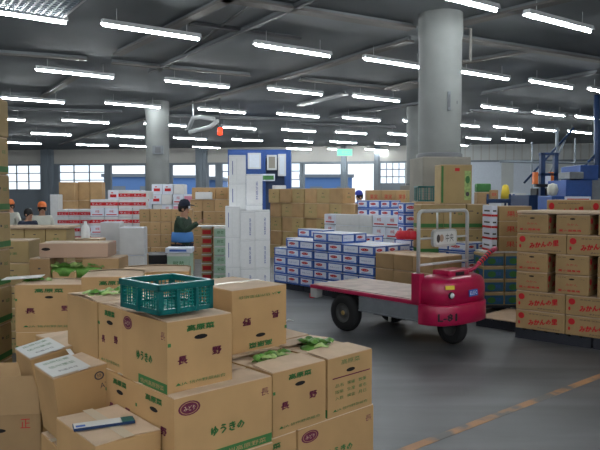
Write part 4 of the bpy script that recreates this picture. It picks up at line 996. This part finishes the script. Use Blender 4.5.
sticker('yellow_sticker', -.37, -.335, .80, .13, .05, 'yellow', -20); sticker('maker_plate', .08, -.368, .70, .20, .085, 'bluep', 3, 'ELEC')
# pipe rail
o = MB(); pts = []
zt = 1.755; rx = hw - .055; rc = .07
pts = [(-rx, .05, .95)] + [(-rx, .05, zt - rc)] + [(-rx + rc * (1 - math.cos(a)), .05, zt - rc + rc * math.sin(a)) for a in (.5, 1.0, 1.4)] + [(-rx + rc + .02, .05, zt)] + [(rx - rc - .02, .05, zt)] + [(rx - rc * (1 - math.cos(a)), .05, zt - rc + rc * math.sin(a)) for a in (1.4, 1.0, .5)] + [(rx, .05, zt - rc), (rx, .05, .95)]
o.tube(pts, .024, 'steel', 10); o.build('rail', T)
o = MB(); o.tube([(-rx, .05, 1.40), (-.22, .05, 1.40)], .014, 'steel'); o.tube([(.24, .05, 1.40), (rx, .05, 1.40)], .014, 'steel'); o.tube([(-rx, .05, 1.06), (rx, .05, 1.06)], .018, 'steel')
for x in (-.14, .14): o.tube([(x, .05, 1.49), (x, .05, zt)], .013, 'steel')
o.build('rail_bars', T)
sg = empty('nothing') if False else None
o = MB()
def rrect(w, h, r, y_, cx=0.01, cz_=1.395):
    out = []
    for (sx, sy, a0) in ((1, -1, -90), (1, 1, 0), (-1, 1, 90), (-1, -1, 180)):
        for k in range(4):
            a = R_(a0 + k * 30); out.append((cx + sx * (w / 2 - r) + r * math.cos(a), y_, cz_ + sy * (h / 2 - r) + r * math.sin(a)))
    return out
o.loft([rrect(.50, .23, .06, .075), rrect(.50, .23, .06, .03)], 'steel', smooth=False); sp = o.build('sign_plate', T)
o = MB(); o.loft([rrect(.44, .17, .04, .031), rrect(.44, .17, .04, .024)], 'label', smooth=False)
fr = (Vector((-.21, .024, 1.31)), X, Z, -Y)
o.disc(fr, .13, .085, .045, .05, 'cardpink', off=.002); o.disc(fr, .06, .08, .035, .055, 'greyp', off=.003); o.text(fr, '中央', .30, .085, .17, .11, 'black', off=.003); o.build('sign_face', sp)
# steering handle with striped grip
h0 = Vector((.22, -.12, .92)); h1 = Vector((.34, -.20, .985)); h2 = Vector((.62, -.26, 1.20)); h3 = Vector((.80, -.22, 1.225))
o = MB(); o.tube([h0, h1, h2], .024, 'mag', 8); hd = o.build('steering_handle', T)
o = MB(); N = 12
for k in range(N):
    a = h1.lerp(h2, .25 + k / N * .75); c = h1.lerp(h2, .25 + (k + 1) / N * .75); o.tube([a, c], .034, 'black' if k % 2 else 'redpl', 8)
o.tube([h2, h3], .034, 'mag', 8); o.build('grip', hd)
# front wheel
mx = Matrix.Translation((-.0, -.10, .215)) @ Matrix.Rotation(R_(90), 4, 'Y')
o = MB(); o.lathe([(.10, -.06), (.17, -.075), (.20, -.06), (.215, -.02), (.215, .02), (.20, .06), (.17, .075), (.10, .06)], 'rubber', 28, mx); wl = o.build('wheel', T)
o = MB(); o.lathe([(.001, -.05), (.10, -.05), (.105, -.065), (.105, .065), (.10, .05), (.001, .05)], 'hubdark', 20, mx); o.build('hub', wl)
o = MB(); o.box(-.12, .12, -.22, .02, .30, .42, 'black'); o.build('fork', T)

# ================================================================== PEOPLE
def skin_mesh(name, verts, edges, radii, mname, parent, sub=2):
    me = bpy.data.meshes.new(name); me.from_pydata(verts, edges, []); o = bpy.data.objects.new(name, me); COL.objects.link(o); o.parent = parent
    me.materials.append(M[mname])
    bm = bmesh.new(); bm.from_mesh(me); ly = bm.verts.layers.skin.verify(); bm.verts.ensure_lookup_table()
    for i, v in enumerate(bm.verts):
        r = radii[i]; v[ly].radius = r if isinstance(r, tuple) else (r, r); v[ly].use_root = (i == 0)
    bm.to_mesh(me); bm.free()
    o.modifiers.new('skin', 'SKIN').use_smooth_shade = True; s_ = o.modifiers.new('sub', 'SUBSURF'); s_.levels = sub; s_.render_levels = sub
    return o
def person(loc, yaw, label, jacket, trousers, cap, arms, scale=1.0, capshape='cap', lean=0, fingers=False, group=None):
    """faces local -y. arms: (elbow, wrist) for each side"""
    r = empty('person', loc, R_(yaw)); r.scale = (scale,) * 3; tag(r, label, 'person', group)
    ly = -lean
    pel, wa, ch, nk, hd, tp = (0, 0, .95), (0, ly * .3, 1.12), (0, ly * .8, 1.34), (0, ly, 1.49), (0, ly * 1.15 - .02, 1.60), (0, ly * 1.2 - .015, 1.70)
    V = [pel, wa, ch, nk, hd, tp]; E = [(0, 1), (1, 2), (2, 3), (3, 4), (4, 5)]; Rd = [.13, .12, .13, .055, .085, .07]
    ends = []
    for s_, (el, wr) in zip((-1, 1), arms):
        sh = (s_ * .18, ly * .9, 1.41); i = len(V); V += [sh, el, wr]; Rd += [.055, .04, .028]; E += [(2, i), (i, i + 1), (i + 1, i + 2)]
        d = (Vector(wr) - Vector(el)).normalized(); pal = Vector(wr) + d * .07; V.append(tuple(pal)); Rd.append(.032); E.append((i + 2, i + 3)); ends.append((pal, d, s_))
        hp = (s_ * .09, 0, .90); kn = (s_ * .10, -.02, .50); an = (s_ * .10, .02, .09); to = (s_ * .11, -.14, .04)
        j = len(V); V += [hp, kn, an, to]; Rd += [.09, .06, .045, .04]; E += [(0, j), (j, j + 1), (j + 1, j + 2), (j + 2, j + 3)]
    body = skin_mesh('body', V, E, Rd, 'skin', r)
    for pal, d, s_ in ends:
        side = d.cross(Z); side = side.normalized() if side.length > .1 else X
        up = side.cross(d).normalized()
        for f_ in range(4):
            a = pal + side * (-.024 + f_ * .016); ln = [.065, .075, .07, .055][f_]
            skin_mesh('finger', [tuple(a), tuple(a + d * ln * .55 + up * .004), tuple(a + d * ln * .9 - up * .022)], [(0, 1), (1, 2)], [.009, .0085, .007], 'skin', body, 1)
        a = pal - d * .03 - side * .03; skin_mesh('thumb', [tuple(a), tuple(a - side * .025 + d * .03), tuple(a - side * .025 + d * .06)], [(0, 1), (1, 2)], [.011, .010, .008], 'skin', body, 1)
    # face: nose, eyes, ears
    fc = Vector(hd) + Vector((0, -.085, 0)); o = MB()
    o.loft([[(fc.x - .012, fc.y, fc.z + .03), (fc.x + .012, fc.y, fc.z + .03), (fc.x + .008, fc.y + .02, fc.z + .03)], [(fc.x - .018, fc.y - .018, fc.z - .015), (fc.x + .018, fc.y - .018, fc.z - .015), (fc.x, fc.y + .02, fc.z - .02)]], 'skin'); o.build('nose', body)
    for s_ in (-1, 1):
        o = MB(); o.lathe([(.001, .008), (.010, .004), (.011, 0)], 'hair', 8, Matrix.Translation((s_ * .032, fc.y + .006, fc.z + .03)) @ Matrix.Rotation(R_(90), 4, 'X')); o.build('eye', body)
        o = MB(); o.lathe([(.001, .02), (.022, .012), (.028, 0), (.02, -.01)], 'skin', 10, Matrix.Translation((s_ * .082, fc.y + .085, fc.z + .01)) @ Matrix.Rotation(R_(90 * s_), 4, 'Y')); o.build('ear', body)
    o = MB(); o.box(-.025, .025, fc.y - .003, fc.y + .01, fc.z - .048, fc.z - .042, 'redp'); o.build('mouth', body)
    # hair
    o = MB(); hc = Vector(tp) + Vector((0, .03, -.03)); o.lathe([(.001, .10), (.06, .085), (.095, .04), (.102, -.02), (.095, -.07), (.08, -.10)], 'hair', 16, Matrix.Translation(hc)); o.build('hair', r)
    # jacket and trousers
    JV = [(0, 0, .86), (0, ly * .2, 1.05), ch, (0, ly * .95, 1.45)]; JE = [(0, 1), (1, 2), (2, 3)]; JR = [.185, .165, .18, .085]
    for s_, (el, wr) in zip((-1, 1), arms):
        i = len(JV); w2 = tuple(Vector(el).lerp(Vector(wr), .93)); JV += [(s_ * .19, ly * .9, 1.41), el, w2]; JR += [.085, .065, .05]; JE += [(2, i), (i, i + 1), (i + 1, i + 2)]
    skin_mesh('jacket', JV, JE, JR, jacket, r)
    TV = [(0, 0, .92)]; TE = []; TR = [.15]
    for s_ in (-1, 1):
        i = len(TV); TV += [(s_ * .09, 0, .85), (s_ * .10, -.02, .50), (s_ * .10, .02, .10)]; TR += [.11, .085, .075]; TE += [(0, i), (i, i + 1), (i + 1, i + 2)]
    skin_mesh('trousers', TV, TE, TR, trousers, r)
    for s_ in (-1, 1):
        o = MB(); o.box(s_ * .11 - .05, s_ * .11 + .05, -.20, .08, 0, .09, 'black', bev=.02); o.build('shoe', r)
    if cap:
        cpt = Vector(tp) + Vector((0, .0, .0)); o = MB(); o.lathe([(.001, .12), (.07, .105), (.105, .05), (.11, 0), (.105, -.02)], cap, 18, Matrix.Translation(cpt)); 
        if capshape == 'cap': o.loft([[(-.08, cpt.y - .07, cpt.z), (.08, cpt.y - .07, cpt.z), (.08, cpt.y - .07, cpt.z + .015), (-.08, cpt.y - .07, cpt.z + .015)], [(-.055, cpt.y - .19, cpt.z - .015), (.055, cpt.y - .19, cpt.z - .015), (.055, cpt.y - .19, cpt.z - .005), (-.055, cpt.y - .19, cpt.z - .005)]], cap, smooth=False)
        o.build('cap', r)
    return r
yp = 13.2
P1 = person((gx(182, yp), yp, 0), 75, 'worker in dark cap and olive jacket with one hand raised to the face', 'olive', 'navy', 'navy', (((-.22, -.16, 1.20), (-.12, -.42, 1.38)), ((.26, .02, 1.14), (.22, -.12, .92))), 1.04, lean=.03)
o = MB(); o.loft([[(.20 * math.cos(a) * s_, .20 * math.sin(a) * s_, z) for a in [k * math.pi / 10 for k in range(20)]] for s_, z in ((1.08, .98), (1.08, 1.08), (1.0, 1.17))], 'bapron'); o.build('waist_cloth', P1)['label'] = 'bright blue cloth tied round the waist'
yc = 12.2
plaincarton(gx(166.5, yc), gx(189.5, yc), yc, .4, 0, .44, 'pg', 'pale green carton at the bottom in front of the capped worker', group='pale green cartons by the worker')
plaincarton(gx(166.5, yc), gx(189.5, yc), yc, .4, .442, .87, 'pg', 'pale green carton with white top in front of the capped worker', group='pale green cartons by the worker')
o = MB(); o.box(-.26, .24, -.2, .22, 0, .10, 'white', bev=.02); o.rect((Vector((-.26, -.2, 0)), X, Z, -Y), .08, .4, .03, .07, 'bluep', off=.003); q = o.build('folded_sack'); q.location = (gx(178, yc), yc + .2, .873); q.rotation_euler = (0, 0, .05); tag(q, 'folded white and blue sack on the pale green carton by the worker', 'sack')
person((gx(41, 16.2), 16.2, 0), 30, 'person in a cream coat and orange cap bending among the far cartons', 'cream', 'navy', 'orange', (((-.27, -.05, 1.15), (-.24, -.22, 1.0)), ((.27, -.05, 1.15), (.22, -.22, 1.0))), 1.0, lean=.12, group=None)
person((gx(12, 17.5), 17.5, 0), -20, 'person in a cream coat and orange cap beside the edge stack', 'cream', 'navy', 'orange', (((-.27, -.02, 1.15), (-.24, -.2, 1.0)), ((.27, -.02, 1.15), (.22, -.2, 1.0))), 1.03, lean=.05)
person((gx(25, 14.6), 14.6, 0), 60, 'person in dark clothes with a pink scarf between the two cream coats', 'navy', 'navy', None, (((-.27, -.05, 1.15), (-.2, -.22, 1.1)), ((.27, -.05, 1.15), (.2, -.22, 1.1))), .95, lean=.1)
person((gx(363.5, 21.5), 21.5, 0), -60, 'worker in royal blue overalls behind the middle cartons', 'royal', 'royal', 'royal', (((-.27, -.05, 1.2), (-.2, -.28, 1.25)), ((.27, -.05, 1.2), (.2, -.28, 1.25))), 1.18, lean=.12)
# low trolley by the brown stack
o = MB(); tp_ = aty(153, 256, 13.8); r = empty('platform_trolley', (tp_.x, 13.8, 0), R_(4)); tag(r, 'low dark platform trolley on the floor near the capped worker', 'trolley')
o.box(-.34, .34, -.3, .5, .55, .72, 'black', bev=.01); o.box(-.30, .30, -.28, .48, .2, .55, 'pblack'); o.build('platform', r)
for sx in (-1, 1):
    for sy in (-.2, .4):
        o = MB(); o.lathe([(.001, -.03), (.09, -.03), (.1, 0), (.09, .03), (.001, .03)], 'rubber', 14, Matrix.Translation((sx * .24, sy, .1)) @ Matrix.Rotation(R_(90), 4, 'Y')); o.box(sx * .24 - .04, sx * .24 + .04, sy - .02, sy + .02, .1, .21, 'greym'); o.build('wheel', r)

# ================================================================== FAR MACHINERY
# blue cabin
yc = 30.0; x0, x1 = gx(228, yc), gx(291, yc); zt = gz(149.5, yc); w_ = x1 - x0
r = empty('cabin', (x0, yc, 0)); tag(r, 'blue site cabin with pale windows behind the white foam stacks', 'cabin')
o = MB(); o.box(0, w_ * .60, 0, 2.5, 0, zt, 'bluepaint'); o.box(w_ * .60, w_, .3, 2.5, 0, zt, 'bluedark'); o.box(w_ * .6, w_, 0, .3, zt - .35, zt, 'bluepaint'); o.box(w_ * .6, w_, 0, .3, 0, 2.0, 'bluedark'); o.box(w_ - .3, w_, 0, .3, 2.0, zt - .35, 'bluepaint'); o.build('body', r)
def win(pa, pb, ya, yb_, m):
    a0, a1 = gx(pa, yc) - x0, gx(pb, yc) - x0; o = MB(); o.box(a0, a1, -.05, .02, gz(yb_, yc), gz(ya, yc), 'housing', bev=.01); q = o.build('window', r)
    o = MB(); o.box(a0 + .08, a1 - .08, -.06, -.05, gz(yb_, yc) + .08, gz(ya, yc) - .08, m); o.build('pane', q)
win(248, 261, 153, 169, 'shut'); win(267, 277, 155, 170, 'plinth'); win(278, 286, 154, 176, 'shut')
o = MB(); o.box(gx(262, yc) - x0, gx(275, yc) - x0, -.1, -.06, gz(181, yc), gz(174, yc), 'white'); o.rect((Vector((gx(262, yc) - x0, -.1, gz(181, yc))), X, Z, -Y), .05, .55, .05, .25, 'green'); o.build('notice_board', r)
# blue lattice hoist frame at the right
ym = 25.5
r = empty('steel_gantry', (gx(560, ym), ym, 0)); tag(r, 'blue steel gantry of posts and slanting braces in front of the pale wall', 'gantry')
cx = gx(560, ym)
def seg_(name, pa, pb, w, m='bluepaint', dy=0):
    a = aty(pa[0], pa[1], ym + dy); c = aty(pb[0], pb[1], ym + dy); o = MB(); o.tube([a - Vector((cx, ym, 0)), c - Vector((cx, ym, 0))], w, m, 6); return o.build(name, r)
for px, pt in ((532, 142), (557, 128), (575, 138)): seg_('post', (px, pt), (px, 248.6), .035 if px != 557 else .06, 'wframe')
seg_('post', (597, 60), (597, 248.6), .12, 'bluedark')
seg_('brace', (524, 183), (574, 128), .045, 'bluedark'); seg_('brace', (562, 190), (598, 152), .05, 'bluedark'); seg_('rail', (500, 161.5), (598, 163.5), .05, 'wframe'); seg_('brace', (548, 178), (565, 140), .04, 'wframe')
r = empty('forklift', (gx(551, 22), 22, 0)); tag(r, 'dark blue forklift with tall twin mast and orange lamps beneath the gantry', 'forklift'); fx = gx(551, 22)
def fbox(name, pa, pb, ya, yb_, m, d0=0, d1=.2):
    o = MB(); o.box(gx(pa, 22) - fx, gx(pb, 22) - fx, d0, d1, gz(yb_, 22), gz(ya, 22), m, bev=.01); return o.build(name, r)
fbox('mast_rail', 540.5, 545, 153, 215, 'bluedark'); fbox('mast_rail', 554, 558, 153, 215, 'bluedark'); fbox('cross_bar', 540, 558, 152.5, 155, 'bluedark'); fbox('cross_bar', 540, 558, 173, 176, 'bluedark')
fbox('side_lamp', 534, 538, 172, 184, 'orange'); fbox('side_lamp', 550, 553.5, 172, 184, 'orange'); fbox('load_plate', 545, 550, 176, 188, 'white', -.05, 0); fbox('carriage', 535, 560, 184, 187, 'black', -.1, .1)
fbox('chassis', 532, 566, 195, 222, 'bluedark', .3, 2.2); fbox('seat_cover', 545, 556, 188, 195, 'black', .8, 1.4)
o = MB()
for sx in (-.5, .6):
    for sy in (.55, 1.9):
        o2 = MB(); o2.lathe([(.001, -.1), (.22, -.1), (.27, 0), (.22, .1), (.001, .1)], 'rubber', 18, Matrix.Translation((sx, sy, .27)) @ Matrix.Rotation(R_(90), 4, 'Y')); o2.build('wheel', r)
fbox('mast_foot', 536, 562, 215, 240, 'bluedark', -.05, .35)
r = empty('sorting_machine', (gx(580, 20), 20, 0)); tag(r, 'large blue sorting machine with a white and red stripe, beside the edge post', 'machine'); fx = gx(580, 20)
def mbox(name, pa, pb, ya, yb_, m, d0=0, d1=1.5, bev=.02):
    o = MB(); o.box(gx(pa, 20) - fx, gx(pb, 20) - fx, d0, d1, gz(yb_, 20), gz(ya, 20), m, bev=bev); return o.build(name, r)
mbox('body', 566, 592, 180, 259.3, 'bluepaint'); mbox('hopper', 580, 598, 165, 180, 'bluepaint'); mbox('side_panel', 592, 602, 178, 259.3, 'greym', .05); 
q = mbox('stripe_panel', 564, 590, 196.5, 202.5, 'white', -.08, -.01); o = MB(); o.rect((Vector((gx(564, 20) - fx, -.08, gz(202.5, 20))), X, Z, -Y), .06, .74, .06, .12, 'redp', off=.004); o.build('red_stripe', q)
mbox('feed_tray', 568, 582, 172, 179, 'greym', -.1, .8); mbox('lower_body', 552, 566, 196, 259.3, 'bluepaint', 0, 1.2)
o = MB(); pf = aty(561, 187, 19.6); o.lathe([(.001, -.2), (.12, -.17), (.17, 0), (.13, .16), (.001, .2)], 'cream', 14); q = o.build('cloth_sack'); q.location = (pf.x, 20.25, gz(196, 20) + .2); tag(q, 'pale round sack on the blue machine beneath the slanting braces', 'sack')
# low blue carts and clutter in front of the shutters
yk = 27
for (pa, pb, ya, yb_, m, lab, nm) in ((487, 512, 196, 203, 'bluedark', 'long dark blue cart in front of the shutters', 'cart'), (513, 540, 195, 202, 'bluepaint', 'second blue cart in front of the shutters beside the forklift', 'cart')):
    x0, x1 = gx(pa, yk), gx(pb, yk); r = empty(nm, ((x0 + x1) / 2, yk, 0)); tag(r, lab, 'cart'); w_ = (x1 - x0) / 2
    o = MB(); o.box(-w_, w_, 0, .8, gz(203, yk), gz(199, yk), m, bev=.02); o.build('tray', r)
    for sx in (-1, 1):
        o = MB(); o.tube([(sx * w_ * .9, .1, .1), (sx * w_ * .9, .1, gz(194, yk))], .05, m, 6); o.tube([(sx * w_ * .9, .7, .1), (sx * w_ * .9, .7, gz(200, yk))], .05, m, 6); o.build('upright', r)
        o = MB()
        for sy in (.1, .7): o.lathe([(.001, -.04), (.11, -.04), (.12, 0), (.11, .04), (.001, .04)], 'rubber', 12, Matrix.Translation((sx * w_ * .9, sy, .12)) @ Matrix.Rotation(R_(90), 4, 'Y'))
        o.build('wheel', r)
zc = gz(199, yk)
plaincarton(gx(478, yk), gx(490, yk), yk + .1, .5, 0, gz(192, yk), 'plain', 'brown carton standing at the end of the long blue cart', group='goods by the shutters')
plaincarton(gx(490.5, yk), gx(499, yk), yk + .1, .5, zc + .005, zc + .38, 'redm', 'brown carton with red marks on the long blue cart', group='goods by the shutters')
o = MB(); o.box(-.3, .3, -.2, .2, 0, .35, 'green', bev=.05); q = o.build('green_bin'); q.location = (gx(485, yk), yk + .35, gz(192, yk) + .005); tag(q, 'small green bin on the brown carton by the shutters', 'bin')
o = MB(); o.lathe([(.001, 0), (.20, .01), (.17, .3), (.12, .55), (.05, .6), (.001, .6)], 'yellow', 14); q = o.build('yellow_canister'); q.location = (gx(508, yk), yk + .35, zc + .004); tag(q, 'yellow canister standing on the long blue cart', 'canister')
plaincarton(gx(515, yk), gx(527, yk), yk + .1, .5, zc + .005, zc + .25, 'wht', 'flat white carton on the blue cart beside the forklift', group='goods by the shutters')

# ------------------------------------------------------------------ which cartons show; the rest become one mass
def shows():
    dg = bpy.context.evaluated_depsgraph_get(); dg.update(); hits = {}
    for iy in range(150, 450, 2):
        for ix in range(0, 600, 2):
            ok, loc, n, i_, ob, mt = S.ray_cast(dg, Vector((0, 0, H)), ray(ix + .5 + (iy // 2 % 2), iy + .5))
            if ok: r_ = ob.name; hits[r_] = hits.get(r_, 0) + 1
    return hits
bpy.context.view_layer.update(); HT = shows()
def tree_hits(o): return HT.get(o.name, 0) + sum(tree_hits(c) for c in o.children)
carts = [o for o in S.objects if o.parent is None and o.name.split('.')[0] == 'carton']
carts = sorted(carts, key=lambda o: -tree_hits(o))
KEEP = 315
import time; t_ = time.time()
mass = MB(); nm_ = 0; nseen = 0
def dump(o, mx, plain):
    if o.type == 'MESH':
        me = o.data; names = [m.name for m in me.materials]; inv = {m.name: k for k, m in M.items()}
        vs = [v.co.copy() for v in me.vertices]
        pol = [p for p in me.polygons if not plain or inv[names[p.material_index]] in BODYM]
        b0 = len(mass.v); mass.v += [tuple(mx @ v) for v in vs]
        for p in pol: mass.f.append([b0 + i for i in p.vertices]); mass.m.append(inv[names[p.material_index]]); mass.sm.append(False)
BODYM = {v[0] for v in SPEC.values()} | {v[1] for v in SPEC.values()}
gone = []
def wipe(o):
    for c in list(o.children): wipe(c)
    gone.append(o)
for o in carts[KEEP:] + [c for c in carts[:KEEP] if tree_hits(c) == 0]:
    hz = tree_hits(o) == 0; nseen += not hz
    def rec(q):
        dump(q, q.matrix_world, hz)
        for c in q.children: rec(c)
    rec(o); wipe(o); nm_ += 1
print('cartons kept', sum(1 for o in S.objects if o.parent is None and o.name.startswith('carton')), 'merged', nm_, 'of which seen', nseen)
bpy.data.batch_remove(gone)
if nm_:
    o = mass.build('stacked_cartons'); tag(o, 'the remaining cartons deep in the stacks and low down behind others', 'cartons', None, 'stuff')
for o in S.objects:
    if 'label' in o and o.parent is None:
        import re
        n_ = len(re.findall(r"[A-Za-z0-9']+", o['label']))
        if n_ > 16 or n_ < 4: print('LABEL', n_, o.name, o['label'])

# ================================================================== LIGHT
w = bpy.data.worlds.new('world'); S.world = w; w.use_nodes = True
bg = w.node_tree.nodes['Background']; bg.inputs['Color'].default_value = (.88, .94, 1.0, 1); bg.inputs['Strength'].default_value = 1.35
S.view_settings.view_transform = 'Standard'; S.view_settings.look = 'None'; S.view_settings.gamma = 1; S.view_settings.use_curve_mapping = False
S.view_settings.exposure = 0.12
print('small cartons', NB[0], 'objects', len(S.objects))
